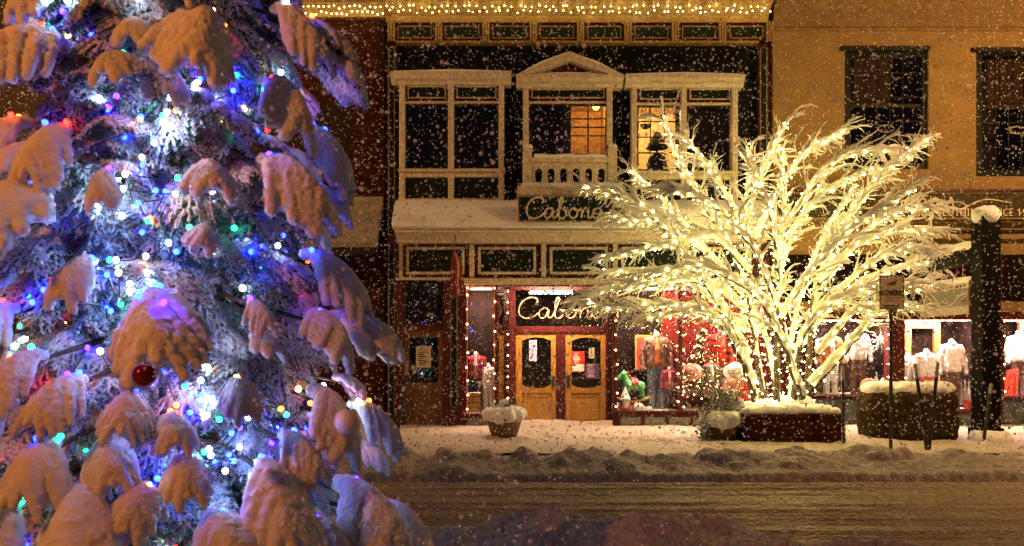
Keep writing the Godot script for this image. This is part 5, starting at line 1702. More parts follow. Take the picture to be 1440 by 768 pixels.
func street_things() -> void:
	# pot before the shop door
	var a := W(709, 617, 14.9); a.y = 0.04
	var p1 := pot(a, 0.38, 0.42, "round brown pot heaped with snow before the shop doors", 5)
	put("shrub", p1, leaf_clump(4, 500, Vector3(0.24, 0.22, 0.24)), M.leaf, a + Vector3(0, 0.48, 0))
	put("snow_on_shrub", p1, shrub_lumps(12, 7, 0.3, 0.26), M.snow, a + Vector3(-0.04, 0.5, 0))
	# pot with trailing shrub beside the brick planter
	var b := W(1016, 625, 14.3); b.y = 0.04
	var p2 := pot(b, 0.36, 0.38, "brown pot with a trailing snowy shrub beside the brick planter", 6)
	put("shrub", p2, leaf_clump(6, 1300, Vector3(0.34, 0.55, 0.26)), M.leaf, b + Vector3(0.05, 0.4, 0))
	put("shrub", p2, leaf_clump(7, 700, Vector3(0.14, 0.6, 0.2)), M.leaf, b + Vector3(-0.34, 0.05, 0.1))
	put("snow_on_shrub", p2, shrub_lumps(14, 9, 0.26, 0.46), M.snow, b + Vector3(0.16, 0.48, -0.05))
	put("snow_on_shrub", p2, shrub_lumps(15, 8, 0.2, 0.42), M.snow, b + Vector3(-0.36, 0.22, 0.05))
	# mound of snow near the shop window
	var mnd := surface_net([[Vector3(0, 0, 0), Vector3(0, 0.08, 0), 0.2, 0.05]], 0.025, 0.06, 0.02, 7.0, 8)
	tag(put("snow_mound", self, mnd, M.snow, W(962, 619, 14.7) * Vector3(1, 0, 1) + Vector3(0, 0.06, 0)), "small pointed mound of snow left of the potted shrub", "snow mound")
	# brick planter under the lit tree
	var x0 := W(1046, 0, 13.9).x; var x1 := W(1186, 0, 13.9).x
	var t := thing("brick_planter", Vector3((x0 + x1) / 2, 0.03, -14.7), "long low brick planter with a level snow top under the lit tree", "planter")
	box("core", t, M.mortar, Vector3(x0 + 0.02, 0.0, -15.55), Vector3(x1 - 0.02, 0.58, -13.92))
	var r := RandomNumberGenerator.new(); r.seed = 3
	var bm := [box_mesh(Vector3(0.205, 0.07, 0.1)), box_mesh(Vector3(0.1, 0.07, 0.205))]
	for row in 7:
		var n := 9
		for k in n:
			var x := x0 + 0.103 + k * (x1 - x0 - 0.206) / (n - 1)
			if row % 2: x += 0.1
			if x > x1 - 0.1: continue
			put("brick", t, bm[0], M.brick if r.randf() < 0.6 else M.brick_pale, Vector3(x, 0.065 + row * 0.08, -13.95 + r.randf_range(-0.004, 0.004)))
		for k in 7:
			put("brick", t, bm[1], M.brick if r.randf() < 0.6 else M.brick_pale, Vector3(x1 - 0.035, 0.065 + row * 0.08, -14.1 - k * 0.215 - (0.1 if row % 2 else 0.0)))
			put("brick", t, bm[1], M.brick if r.randf() < 0.6 else M.brick_pale, Vector3(x0 + 0.035, 0.065 + row * 0.08, -14.1 - k * 0.215 - (0.1 if row % 2 else 0.0)))
	var bones := []
	for k in 5:
		var zz := -14.02 - k * 0.35
		bones.append([Vector3(x0 + 0.08, 0.62, zz), Vector3((x0 + x1) * 0.5, 0.635, zz), 0.09, 0.1])
		bones.append([Vector3((x0 + x1) * 0.5, 0.635, zz), Vector3(x1 - 0.08, 0.62, zz), 0.1, 0.09])
	bones.append([Vector3(x0 + 0.5, 0.66, -14.6), Vector3(x1 - 0.4, 0.68, -14.7), 0.16, 0.2])
	var mid := Vector3((x0 + x1) / 2, 0.03, -14.7)
	for q in bones: q[0] -= mid; q[1] -= mid
	put("snow_top", t, surface_net(bones, 0.045, 0.12, 0.03, 3.0, 9), M.snow, mid)
	# two tall rough planters with snow caps
	for q in [[1228.0, 1263.0, 14.5, 0.5, "narrow rough planter with thick snow, beside the larger block planter"], [1264.0, 1342.0, 14.35, 0.7, "wide block planter with a level snow cap behind the crossed stakes"]]:
		var l := W(q[0], 622, q[2]); var rr := W(q[1], 622, q[2])
		var c := Vector3((l.x + rr.x) / 2, 0.04, -q[2] - q[3] / 2)
		var o := thing("block_planter", c, q[4], "planter", "block planters before the stucco shop")
		var hw: float = (rr.x - l.x) / 2 - 0.06
		var hd: float = q[3] / 2 - 0.06
		var hb := []
		for yy in [0.08, 0.2, 0.32, 0.44, 0.56, 0.68, 0.8]:
			for s in [-1.0, 1.0]:
				hb.append([Vector3(-hw, yy, s * hd), Vector3(hw, yy, s * hd), 0.13, 0.13])
				hb.append([Vector3(s * hw, yy, -hd), Vector3(s * hw, yy, hd), 0.13, 0.13])
		hb.append([Vector3(-hw * 0.6, 0.5, 0), Vector3(hw * 0.6, 0.5, 0), 0.3, 0.3])
		put("body", o, surface_net(hb, 0.04, 0.08, 0.035, 5.0, 10 + int(q[0])), M.hedge_brown, c)
		var sb := []
		for s in [-1.0, 0.0, 1.0]:
			sb.append([Vector3(-hw, 0.97, s * hd * 0.9), Vector3(hw, 0.98, s * hd * 0.9), 0.12, 0.13])
		if q[0] < 1250:
			sb.append([Vector3(-hw, 0.97, hd), Vector3(-hw - 0.03, 0.75, hd + 0.04), 0.12, 0.07])
			sb.append([Vector3(hw, 0.97, hd), Vector3(hw, 0.8, hd + 0.05), 0.12, 0.07])
		put("snow_cap", o, surface_net(sb, 0.035, 0.1, 0.04, 5.0, 20 + int(q[0])), M.snow, c)
	# stakes
	stake(W(1187, 627, 13.7), W(1185, 516, 13.7), "straight thin black stake at the end of the brick planter")
	stake(W(1304, 637, 12.9), W(1287, 512, 12.95), "black stake leaning left, crossed with another before the wide planter")
	stake(W(1306, 637, 12.85), W(1319, 510, 12.8), "black stake leaning right, crossed with another before the wide planter")
	stake(W(1383, 624, 13.6), W(1394, 540, 13.6), "black stake leaning on the tall square post")
	stake(W(556, 631, 12.9), W(573, 508, 12.95), "lone leaning black stake with a grey grip before the side door")
	# parking sign
	var pz := 12.9
	var sp := W(1254, 600, pz)
	var sg := thing("parking_sign", Vector3(sp.x, 0.05, -pz), "small tan pay parking sign with an arrow on a thin post", "sign")
	var mp := MB.new()
	mp.tube(PackedVector3Array([Vector3(sp.x, 0.02, -pz - 0.03), Vector3(sp.x, W(0, 392, pz).y, -pz - 0.03)]), PackedFloat32Array([0.03, 0.03]), 8)
	putw("post", sg, mp, M.black_iron)
	pbox("plate", sg, M.sign_tan, 1237, 387, 1272, 435, pz, 0.012)
	frame_bars("border", sg, M.sign_ink, 1237.6, 387.6, 1271.4, 434.4, pz - 0.004, 0.006, 0.9)
	text_mesh("lettering", sg, "PAY PARKING", W(1254.5, 411.5, pz - 0.006), 0.088, M.sign_ink, 0.8)
	pbox("print_line", sg, M.sign_ink, 1244, 419, 1266, 419.8, pz - 0.004, 0.006)
	pbox("print_line", sg, M.sign_ink, 1246, 423, 1264, 423.7, pz - 0.004, 0.006)
	var em := MB.new()
	var e0 := W(1254, 397, pz - 0.003)
	prism_into(em, PackedVector2Array([Vector2(-0.09, -0.03), Vector2(0.06, -0.04), Vector2(0.1, 0.05), Vector2(0.04, 0.01), Vector2(-0.03, 0.0)]), 2, 0.0, 0.006)
	put("emblem", sg, em.done(), M.sign_ink, e0)
	var ar := MB.new()
	prism_into(ar, PackedVector2Array([Vector2(-0.13, -0.012), Vector2(0.08, -0.012), Vector2(0.08, -0.035), Vector2(0.14, 0.0), Vector2(0.08, 0.035), Vector2(0.08, 0.012), Vector2(-0.13, 0.012)]), 2, 0.0, 0.006)
	put("arrow", sg, ar.done(), M.sign_ink, W(1254, 430, pz - 0.003))
	# furled flag by the side door
	var fg := thing("furled_flag", W(641, 400, 16.85), "furled red and white flag hanging from a short dark pole", "flag")
	var fp := MB.new()
	fp.tube(PackedVector3Array([W(634, 400, 17.0), W(640, 330, 16.4)]), PackedFloat32Array([0.014, 0.012]), 6)
	putw("pole", fg, fp, M.black_iron)
	for k in 4:
		var fb := MB.new()
		var x := 636.0 + k * 4.0
		fb.tube(curve([W(638, 352, 16.55 + k * 0.02), W(x, 372, 16.6 + k * 0.02), W(x - 1, 398, 16.65 + k * 0.02), W(x + (k - 1.5) * 2.0, 422 - k * 3, 16.66 + k * 0.02)], 5), PackedFloat32Array([0.02, 0.025, 0.03, 0.035, 0.035, 0.035, 0.04, 0.04, 0.04, 0.04, 0.045, 0.045, 0.045, 0.04, 0.035, 0.02]), 7)
		putw("fold", fg, fb, M.flag_red if k != 2 else M.pink_cloth)
	# notices on the doors
	notice(761 - 17, 478, 781 - 29 + 3, 508, 18.04, "notice_lilac", "lilac printed notice on the glass of the left honey door")
	notice(804, 494, 822, 523, 18.04, "notice_red", "red and white notice on the glass of the right honey door")
	notice(828, 489, 836, 504, 18.04, "notice_cream", "small pale notice, uppermost on the right honey door")
	notice(824, 511, 843, 533, 18.04, "notice_dark", "dark violet notice, lowest on the right honey door")
	notice(585, 487, 606, 517, 17.24, "notice_cream", "cream paper notice on the glass of the dark side door")

func notice(x0: float, y0: float, x1: float, y1: float, d: float, m: String, label: String) -> void:
	var a := W(x0, y1, d); var b := W(x1, y0, d)
	var q := QuadMesh.new()
	q.size = Vector2(b.x - a.x, b.y - a.y)
	tag(put("paper_notice", self, q, M[m], (a + b) * 0.5), label, "notice", "notices on the shop doors")

# ------------------------------------------------------------------ shop displays
var coat_mesh: ArrayMesh
var trouser_mesh: ArrayMesh

func mannequin(at: Vector3, h: float, coat: Material, trouser: Material, front: Material, label: String, turn := 0.0) -> void:
	var s := h / 1.45
	var t := thing("mannequin", at, label, "mannequin", "dressed mannequins in the shop windows")
	t.rotation.y = turn
	t.scale = Vector3(s, s, s)
	var add := func(called: String, mesh: Mesh, m: Material, p: Vector3) -> void:
		var o := MeshInstance3D.new()
		o.name = called; o.mesh = mesh; o.material_override = m
		t.add_child(o, true)
		o.position = p
	add.call("coat", coat_mesh, coat, Vector3(0, 0.86, 0))
	if trouser: add.call("trousers", trouser_mesh, trouser, Vector3(0, 0.86, 0))
	var n := MB.new()
	n.lathe(PackedVector2Array([Vector2(0.06, 0.0), Vector2(0.05, 0.06), Vector2(0.055, 0.1), Vector2(0.03, 0.13), Vector2(0, 0.135)]), Vector3.ZERO, 12)
	add.call("neck", n.done(), M.mannequin, Vector3(0, 1.38, 0))
	var bs := MB.new()
	bs.lathe(PackedVector2Array([Vector2(0, 0.03), Vector2(0.18, 0.025), Vector2(0.19, 0.0)]), Vector3.ZERO, 16)
	add.call("base", bs.done(), M.white_paint, Vector3.ZERO)
	var rd := MB.new()
	rd.tube(PackedVector3Array([Vector3(0, 0.02, 0), Vector3(0, 0.9, 0)]), PackedFloat32Array([0.014, 0.014]), 6)
	add.call("stand", rd.done(), M.black_iron, Vector3.ZERO)
	if front:
		var f := surface_net([[Vector3(0, 0.06, 0.115), Vector3(0, 0.3, 0.13), 0.05, 0.05], [Vector3(0, 0.3, 0.13), Vector3(0, 0.5, 0.07), 0.05, 0.04]], 0.02, 0.03, 0.008, 12.0, 3)
		add.call("shirt_front", f, front, Vector3(0, 0.86, 0))

func display_room(x0: float, y0: float, x1: float, y1: float, d: float, deep: float, wallm: Material, e: float, c: Color, label: String) -> void:
	var t := thing("display_bay", W((x0 + x1) / 2, y1, d + deep * 0.5), label, "display bay", "display bays behind the shop windows")
	var a := W(x0, y1, d); var b := W(x1, y0, d)
	var z := -d; var w := 0.05
	box("back_board", t, wallm, Vector3(a.x, a.y - w, z - deep - w), Vector3(b.x, b.y, z - deep))
	box("side_board", t, wallm, Vector3(a.x - w, a.y - w, z - deep), Vector3(a.x, b.y, z - 0.02))
	box("side_board", t, wallm, Vector3(b.x, a.y - w, z - deep), Vector3(b.x + w, b.y, z - 0.02))
	box("ceiling", t, M.white_paint, Vector3(a.x, b.y, z - deep), Vector3(b.x, b.y + w, z - 0.02))
	box("floor", t, M.white_floor, Vector3(a.x, a.y - w, z - deep), Vector3(b.x, a.y, z - 0.02))
	box("lamp_panel", t, M.display_lamp_glow, Vector3(a.x + 0.1, b.y - 0.04, z - 0.3), Vector3(b.x - 0.1, b.y - 0.01, z - 0.16))
	var l := AreaLight3D.new()
	l.name = "lamp_light"
	l.area_size = Vector2(b.x - a.x - 0.2, 0.14)
	l.light_color = c.linear_to_srgb()
	l.light_energy = e
	l.shadow_enabled = true
	t.add_child(l, true)
	l.position = Vector3((a.x + b.x) / 2, b.y - 0.06, z - 0.23) - gpos(t)
	l.rotation = Vector3(-PI / 2 + 0.3, 0, 0)

func window_lights(x0: float, y0: float, x1: float, y1: float, d: float, label: String) -> void:
	var pts := []; var mats := []
	var st := 20.0
	var y := y1 - 4
	while y > y0: pts.append(W(x0, y, d)); y -= st
	var x := x0
	while x < x1: pts.append(W(x, y0, d)); x += st
	y = y0
	while y < y1 - 2: pts.append(W(x1, y, d)); y += st
	for i in pts.size():
		pts[i] += Vector3(rng.randf_range(-0.02, 0.02), rng.randf_range(-0.02, 0.02), 0)
		mats.append(M.bulb_window)
	light_string(pts[0], pts, mats, 6, label, "string lights edging the shop windows", 0.02, lin(1.0, 0.42, 0.2), 0.06)

func drape(called: String, pts: Array, half: float, m: Material, label: String, cat: String) -> void:
	# a hanging cloth: a rippled sheet swept along a line, with thickness
	var mb := MB.new()
	for side in [-1.0, 1.0]:
		for i in pts.size() - 1:
			for k in 10:
				var q := []
				for cn in [[i, k], [i, k + 1], [i + 1, k + 1], [i + 1, k]]:
					var u: float = cn[1] / 10.0 * 2.0 - 1.0
					var p: Vector3 = pts[cn[0]]
					q.append(p + Vector3(u * half * (0.6 + 0.4 * cn[0] / float(pts.size() - 1)), 0, sin(u * 9.0) * 0.035 + side * 0.006))
				mb.quad(q[0], q[1], q[2], q[3])
	var o := putw(called, self, mb, m)
	tag(o, label, cat)

func displays() -> void:
	coat_mesh = surface_net([[Vector3(-0.08, 0.02, 0), Vector3(-0.09, 0.42, 0), 0.125, 0.12], [Vector3(0.08, 0.02, 0), Vector3(0.09, 0.42, 0), 0.125, 0.12], [Vector3(-0.16, 0.46, 0), Vector3(0.16, 0.46, 0), 0.075, 0.075], [Vector3(-0.2, 0.44, 0), Vector3(-0.27, 0.18, 0.0), 0.068, 0.058], [Vector3(0.2, 0.44, 0), Vector3(0.27, 0.18, 0.0), 0.068, 0.058], [Vector3(-0.27, 0.18, 0), Vector3(-0.28, -0.08, 0.06), 0.056, 0.048], [Vector3(0.27, 0.18, 0), Vector3(0.28, -0.08, 0.06), 0.056, 0.048], [Vector3(-0.02, 0.52, 0), Vector3(0.02, 0.54, 0.01), 0.075, 0.075]], 0.02, 0.035, 0.016, 11.0, 41)
	trouser_mesh = surface_net([[Vector3(-0.085, 0.05, 0), Vector3(-0.1, -0.8, 0), 0.105, 0.068], [Vector3(0.085, 0.05, 0), Vector3(0.1, -0.8, 0), 0.105, 0.068]], 0.02, 0.04, 0.012, 10.0, 42)
	# ---- window beside the recessed doors
	display_room(655, 404, 697, 581, 17.12, 0.9, M.shop_wall, 24.0, Color(1.0, 0.62, 0.42), "narrow display bay left of the shop doors")
	mannequin(W(669, 579, 17.55), 1.35, M.plaid_red, null, M.pink_cloth, "red plaid coat on a stand in the narrow window")
	mannequin(W(687, 580, 17.5), 1.1, M.white_cloth, M.white_cloth, null, "white coat and trousers in the narrow window", -0.3)
	var cr := thing("wooden_crate", W(666, 581, 17.3), "orange brown wooden crate on the narrow window's floor", "crate")
	for k in 4:
		pbox("slat", cr, M.door_wood, 657, 552 + k * 7, 677, 558 + k * 7, 17.28, 0.25)
	pbox("corner_post", cr, M.dark_wood, 656, 551, 659, 580, 17.26, 0.03)
	pbox("corner_post", cr, M.dark_wood, 675, 551, 678, 580, 17.26, 0.03)
	window_lights(657, 405, 695, 580, 17.02, "string lights edging the narrow window left of the doors")
	var rp := []; var rm := []
	for k in 12:
		rp.append(W(713, 410 + k * 15, 17.95) + Vector3(0.02, 0, 0)); rm.append(M.bulb_window)
	light_string(rp[0], rp, rm, 6, "upright string lights in the glazed corner beside the doors", "string lights edging the shop windows", 0.02, lin(1.0, 0.42, 0.2), 0.06)
	# ---- first window right of the doors
	display_room(866, 404, 956, 578, 17.12, 1.3, M.shop_wall, 34.0, Color(1.0, 0.62, 0.45), "display bay with the green rocking horse")
	box_thing("red_backdrop", M.shop_red, 930, 404, 955, 560, 18.0, 0.04, "dark red backdrop board behind the brown coat", "board")
	mannequin(W(923, 577, 17.6), 1.78, M.tan_cloth, M.denim, M.orange_cloth, "mannequin in brown coat, orange shirt and jeans by the horse")
	mannequin(W(941, 578, 17.4), 0.98, M.burgundy_cloth, null, M.pink_cloth, "short stand wearing a burgundy shirt beside the brown coat")
	horse(W(889, 566, 17.45))
	gnome(W(879, 578, 17.3))
	for q in [[868, 572, 0.1], [898, 573, 0.12], [912, 576, 0.08]]:
		var s := surface_net([[Vector3(-0.03, 0, 0), Vector3(0.04, 0.01, 0), q[2], q[2] * 0.8]], 0.025, 0.03, 0.01, 8.0, int(q[0]))
		tag(put("snowball", self, s, M.white_cloth, W(q[0], q[1], 17.35)), ["large white snowball in the horse window's corner", "white snowball at the foot of the horse", "small white snowball at the brown mannequin's foot"][[868, 898, 912].find(q[0])], "snowball", "snowballs in the horse window")
	var pic := thing("framed_picture", W(905, 490, 18.2), "tan framed red picture hanging behind the green horse", "picture")
	pbox("frame", pic, M.door_wood, 893, 471, 916, 520, 18.2, 0.04)
	pbox("print", pic, M.red_paint, 896, 475, 913, 516, 18.19, 0.02)
	window_lights(867, 406, 953, 576, 17.02, "string lights edging the window with the green horse")
	# ---- second window right of the doors
	display_room(959, 404, 1082, 578, 17.12, 1.3, M.shop_red, 32.0, Color(1.0, 0.58, 0.4), "display bay with the small decorated tree")
	shop_tree(W(988, 578, 17.9))
	mannequin(W(1014, 577, 17.6), 1.85, M.plaid_red, M.grey_cloth, M.scarlet_cloth, "mannequin in a red plaid shirt next to the display tree")
	mannequin(W(1000, 578, 17.35), 1.12, M.grey_cloth, null, M.white_cloth, "short stand wearing a grey jacket before the display tree")
	drape("hanging_cloth", [W(1030, 455, 17.6), W(1034, 490, 17.55), W(1040, 525, 17.45), W(1046, 550, 17.4), W(1050, 576, 17.35)], 0.34, M.scarlet_cloth, "bright scarlet cloth hanging beside the plaid shirt", "cloth")
	hat(W(973, 524, 17.4), M.pink_cloth, "pink felt hat on a stand by the display tree")
	hat(W(1030, 540, 17.3), M.pink_cloth, "pink hat on a stand in front of the scarlet cloth")
	hat(W(1032, 522, 17.34), M.white_cloth, "pale hat on the tallest stand before the scarlet cloth")
	window_lights(962, 406, 1076, 576, 17.02, "string lights edging the window with the display tree")
	# ---- stucco shop, first window
	display_room(1144, 449, 1253, 556, 17.32, 1.2, M.shop_wall, 46.0, Color(1.0, 0.66, 0.5), "bright display bay with white jacket and orange coat")
	mannequin(W(1206, 556, 17.65), 1.5, M.white_cloth, M.brown_trouser, null, "mannequin in a white jacket and brown trousers under the parking sign branch")
	mannequin(W(1168, 556, 17.6), 1.42, M.orange_cloth, M.white_cloth, M.white_cloth, "mannequin in an orange coat and white trousers")
	mannequin(W(1150, 556, 17.7), 1.3, M.white_cloth, M.grey_cloth, null, "mannequin half hidden by the lit tree's trunk", 0.5)
	var rg := thing("orange_wreath", W(1221, 548, 17.5), "orange ring wreath on the floor by the brown trousers", "wreath")
	var mr := MB.new(); var ring := PackedVector3Array(); var rr := PackedFloat32Array()
	for k in 21:
		ring.append(Vector3(cos(TAU * k / 20.0) * 0.15, sin(TAU * k / 20.0) * 0.17, 0)); rr.append(0.05)
	mr.tube(ring, rr, 8)
	put("ring", rg, mr.done(), M.orange_cloth, W(1221, 545, 17.5))
	white_sprigs(W(1238, 480, 17.45), 0.5, "white snowflake sprig hanging in the orange coat window")
	white_sprigs(W(1236, 540, 17.5), 0.4, "white twig bouquet on the orange coat window's floor")
	window_lights(1147, 451, 1250, 554, 17.07, "string lights edging the window with the orange coat")
	# ---- stucco shop, second window
	display_room(1270, 449, 1382, 577, 17.32, 1.2, M.shop_wall, 46.0, Color(1.0, 0.64, 0.48), "bright display bay with the orange cupboard frame")
	var cf := thing("orange_door_frame", W(1297, 576, 18.0), "tall orange wooden frame standing behind the white sweater", "frame")
	pbox("upright", cf, M.orange_paint, 1273, 450, 1282, 577, 18.0, 0.08)
	pbox("upright", cf, M.orange_paint, 1314, 450, 1323, 577, 18.0, 0.08)
	pbox("crosspiece", cf, M.orange_paint, 1282, 450, 1314, 462, 18.0, 0.08)
	pbox("crosspiece", cf, M.orange_paint, 1282, 500, 1314, 506, 18.0, 0.08)
	mannequin(W(1302, 577, 17.55), 1.38, M.white_cloth, M.scarlet_cloth, null, "white sweater on a stand before the orange frame")
	mannequin(W(1338, 577, 17.55), 1.6, M.white_cloth, M.brown_trouser, null, "mannequin in a white jacket and brown trousers beside the orange frame")
	mannequin(W(1276, 577, 17.7), 1.3, M.white_cloth, M.white_cloth, null, "white outfit at the pier end of the orange frame window", 0.4)
	for k in 5:
		var cn := MB.new()
		cn.lathe(PackedVector2Array([Vector2(0.05, 0), Vector2(0.035, 0.3), Vector2(0.0, 0.62)]), Vector3.ZERO, 8)
		tag(put("white_cone_tree", self, cn.done(), M.white_cloth, W(1352 + k * 5.4, 568, 17.6 + 0.06 * k)), "slim white cone tree, number %s from the pale jacket" % ["one", "two", "three", "four", "five"][k], "ornament", "slim white cone trees in the window")
	var gift := thing("gift_box", W(1366, 577, 17.4), "small red gift box under the white cone trees", "box")
	pbox("box", gift, M.red_paint, 1362, 563, 1374, 576.5, 17.4, 0.2)
	pbox("ribbon", gift, M.white_cloth, 1367, 562.6, 1369, 576.6, 17.395, 0.21)
	window_lights(1275, 452, 1379, 575, 17.07, "string lights edging the window with the orange frame")
	# ---- stucco shop, third window
	display_room(1410, 449, 1513, 558, 17.32, 1.2, M.shop_wall, 46.0, Color(1.0, 0.64, 0.48), "display bay at the frame's edge with white and red goods")
	mannequin(W(1432, 558, 17.8), 1.5, M.white_cloth, M.brown_trouser, null, "mannequin in white at the edge of the frame")
	drape("hanging_cloth", [W(1424, 520, 17.5), W(1422, 535, 17.45), W(1420, 548, 17.4), W(1419, 557, 17.36)], 0.2, M.scarlet_cloth, "scarlet cloth heaped in the window at the frame's edge", "cloth")
	pbox_thing_orange()
	window_lights(1413, 451, 1509, 556, 17.07, "string lights edging the window at the frame's edge")
	# lamp and silhouettes in the lit upstairs room
	var tl := thing("table_lamp", W(924, 239, 17.72), "dark table lamp silhouetted in the lit upstairs window", "lamp")
	var l1 := MB.new()
	l1.lathe(PackedVector2Array([Vector2(0.26, 0.62), Vector2(0.06, 1.0), Vector2(0.0, 1.01)]), Vector3.ZERO, 20)
	put("lamp_shade", tl, l1.done(), M.dark_frame, W(924, 245, 17.85))
	var l2 := MB.new()
	l2.lathe(PackedVector2Array([Vector2(0.22, 0.02), Vector2(0.24, 0.2), Vector2(0.2, 0.38), Vector2(0.08, 0.48), Vector2(0.03, 0.52), Vector2(0.03, 0.66)]), Vector3.ZERO, 20)
	put("body", tl, l2.done(), M.dark_frame, W(924, 245, 17.85))
	var cd := thing("hanging_planter", W(908, 165, 17.75), "small dark ornament hanging on cords in the lit upstairs window", "ornament")
	for k in 3:
		var cm := MB.new()
		cm.tube(PackedVector3Array([W(902 + k * 6, 148, 17.75), W(905 + k * 3, 172, 17.75)]), PackedFloat32Array([0.008, 0.008]), 4)
		putw("cord", cd, cm, M.dark_frame)
	var cb := MB.new()
	cb.lathe(PackedVector2Array([Vector2(0, -0.1), Vector2(0.08, -0.08), Vector2(0.14, 0.0), Vector2(0.05, 0.03), Vector2(0, 0.04)]), Vector3.ZERO, 12)
	put("bowl", cd, cb.done(), M.dark_frame, W(908, 176, 17.75))
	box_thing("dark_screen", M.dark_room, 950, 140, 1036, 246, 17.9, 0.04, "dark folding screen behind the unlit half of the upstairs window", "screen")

func box_thing(called: String, m: Material, x0: float, y0: float, x1: float, y1: float, d: float, deep: float, label: String, cat: String) -> void:
	tag(pbox(called, self, m, x0, y0, x1, y1, d, deep), label, cat)

func pbox_thing_orange() -> void:
	var o := thing("orange_cabinet", W(1450, 556, 18.1), "orange cabinet at the frame's right edge", "cabinet")
	pbox("upright", o, M.orange_paint, 1434, 452, 1444, 556, 18.1, 0.1)
	pbox("upright", o, M.orange_paint, 1490, 452, 1500, 556, 18.1, 0.1)
	pbox("crosspiece", o, M.orange_paint, 1444, 452, 1490, 464, 18.1, 0.1)

func horse(at: Vector3) -> void:
	var t := thing("rocking_horse", at, "green rocking horse with a red saddle in the shop window", "toy horse")
	t.scale = Vector3(0.8, 0.8, 0.8)
	var body := surface_net([[Vector3(-0.12, 0.5, 0), Vector3(0.25, 0.48, 0), 0.15, 0.14], [Vector3(-0.14, 0.52, 0), Vector3(-0.24, 0.8, 0), 0.12, 0.09], [Vector3(-0.24, 0.82, 0), Vector3(-0.4, 0.7, 0.02), 0.09, 0.06], [Vector3(-0.12, 0.45, 0.08), Vector3(-0.2, 0.12, 0.12), 0.07, 0.045], [Vector3(0.25, 0.42, 0.08), Vector3(0.32, 0.12, 0.12), 0.07, 0.045], [Vector3(-0.12, 0.45, -0.08), Vector3(-0.2, 0.12, -0.12), 0.07, 0.045], [Vector3(0.25, 0.42, -0.08), Vector3(0.32, 0.12, -0.12), 0.07, 0.045], [Vector3(-0.26, 0.88, 0), Vector3(-0.24, 0.96, 0), 0.03, 0.015]], 0.024, 0.05)
	put("body", t, body, M.green_paint, at)
	put("saddle", t, surface_net([[Vector3(0.02, 0.62, -0.12), Vector3(0.02, 0.66, 0), 0.06, 0.07], [Vector3(0.02, 0.66, 0), Vector3(0.02, 0.54, 0.14), 0.07, 0.06], [Vector3(0.12, 0.65, 0), Vector3(0.15, 0.56, 0.12), 0.06, 0.05]], 0.024, 0.04), M.red_paint, at)
	put("mane", t, surface_net([[Vector3(-0.14, 0.86, 0), Vector3(-0.05, 0.68, 0), 0.05, 0.04]], 0.02, 0.03, 0.02, 14.0, 4), M.orange_paint, at)
	for s in [-1.0, 1.0]:
		var mb := MB.new()
		mb.tube(curve([Vector3(-0.5, 0.16, s * 0.12), Vector3(-0.2, 0.05, s * 0.12), Vector3(0.15, 0.03, s * 0.12), Vector3(0.5, 0.16, s * 0.12)], 5), PackedFloat32Array([0.03, 0.03, 0.03, 0.03, 0.03, 0.03, 0.03, 0.03, 0.03, 0.03, 0.03, 0.03, 0.03, 0.03, 0.03, 0.03]), 6)
		put("rocker", t, mb.done(), M.door_wood, at)
	var dot := SphereMesh.new(); dot.radius = 0.025; dot.height = 0.03; dot.radial_segments = 8; dot.rings = 4
	for q in [[-0.08, 0.52], [0.1, 0.44], [0.22, 0.5], [0.16, 0.54], [-0.17, 0.66], [0.3, 0.44], [-0.02, 0.42]]:
		put("spot", t, dot, M.white_paint, at + Vector3(q[0], q[1], 0.145))

func gnome(at: Vector3) -> void:
	var t := thing("gnome_figure", at, "little gnome with red hat and white beard on the window floor", "figure")
	var m1 := MB.new()
	m1.lathe(PackedVector2Array([Vector2(0.0, 0.0), Vector2(0.13, 0.02), Vector2(0.14, 0.12), Vector2(0.1, 0.24), Vector2(0, 0.28)]), Vector3.ZERO, 16)
	put("body", t, m1.done(), M.red_paint, at)
	put("beard", t, surface_net([[Vector3(0, 0.26, 0.08), Vector3(0, 0.1, 0.12), 0.09, 0.05]], 0.02, 0.03, 0.015, 14.0, 2), M.white_cloth, at)
	var m2 := MB.new()
	m2.lathe(PackedVector2Array([Vector2(0.13, 0.26), Vector2(0.12, 0.3), Vector2(0.06, 0.44), Vector2(0.0, 0.58)]), Vector3.ZERO, 16)
	put("hat", t, m2.done(), M.white_paint, at)

func hat(at: Vector3, m: Material, label: String) -> void:
	var t := thing("hat_on_stand", at, label, "hat", "hats on stands in the shop window")
	var mb := MB.new()
	mb.lathe(PackedVector2Array([Vector2(0.24, 0.0), Vector2(0.25, 0.02), Vector2(0.15, 0.045), Vector2(0.14, 0.13), Vector2(0.11, 0.19), Vector2(0.03, 0.2), Vector2(0, 0.19)]), Vector3.ZERO, 22)
	var o := put("hat", t, mb.done(), m, at)
	o.rotation = Vector3(0.9, 0, 0.3)
	var m2 := MB.new()
	m2.tube(PackedVector3Array([Vector3(0, 0.05, 0), Vector3(0, 1.82 - 1.42 - at.y, 0)]), PackedFloat32Array([0.012, 0.012]), 6)
	put("stand", t, m2.done(), M.black_iron, at)

func white_sprigs(at: Vector3, size: float, label: String) -> void:
	var t := thing("white_sprig", at, label, "decoration", "white sprigs in the stucco shop window")
	var r := RandomNumberGenerator.new(); r.seed = int(at.y * 1000)
	var mb := MB.new()
	for k in 26:
		var d := Vector3(r.randf_range(-1, 1), r.randf_range(-1, 1), r.randf_range(-0.5, 0.5)).normalized()
		var p := PackedVector3Array(); var rs := PackedFloat32Array()
		var q := Vector3.ZERO
		for i in 4:
			p.append(q); rs.append(0.009)
			q += (d + Vector3(r.randf_range(-0.5, 0.5), r.randf_range(-0.5, 0.5), 0)) * size * 0.17
		mb.tube(p, rs, 4)
	put("twigs", t, mb.done(), M.white_paint, at)

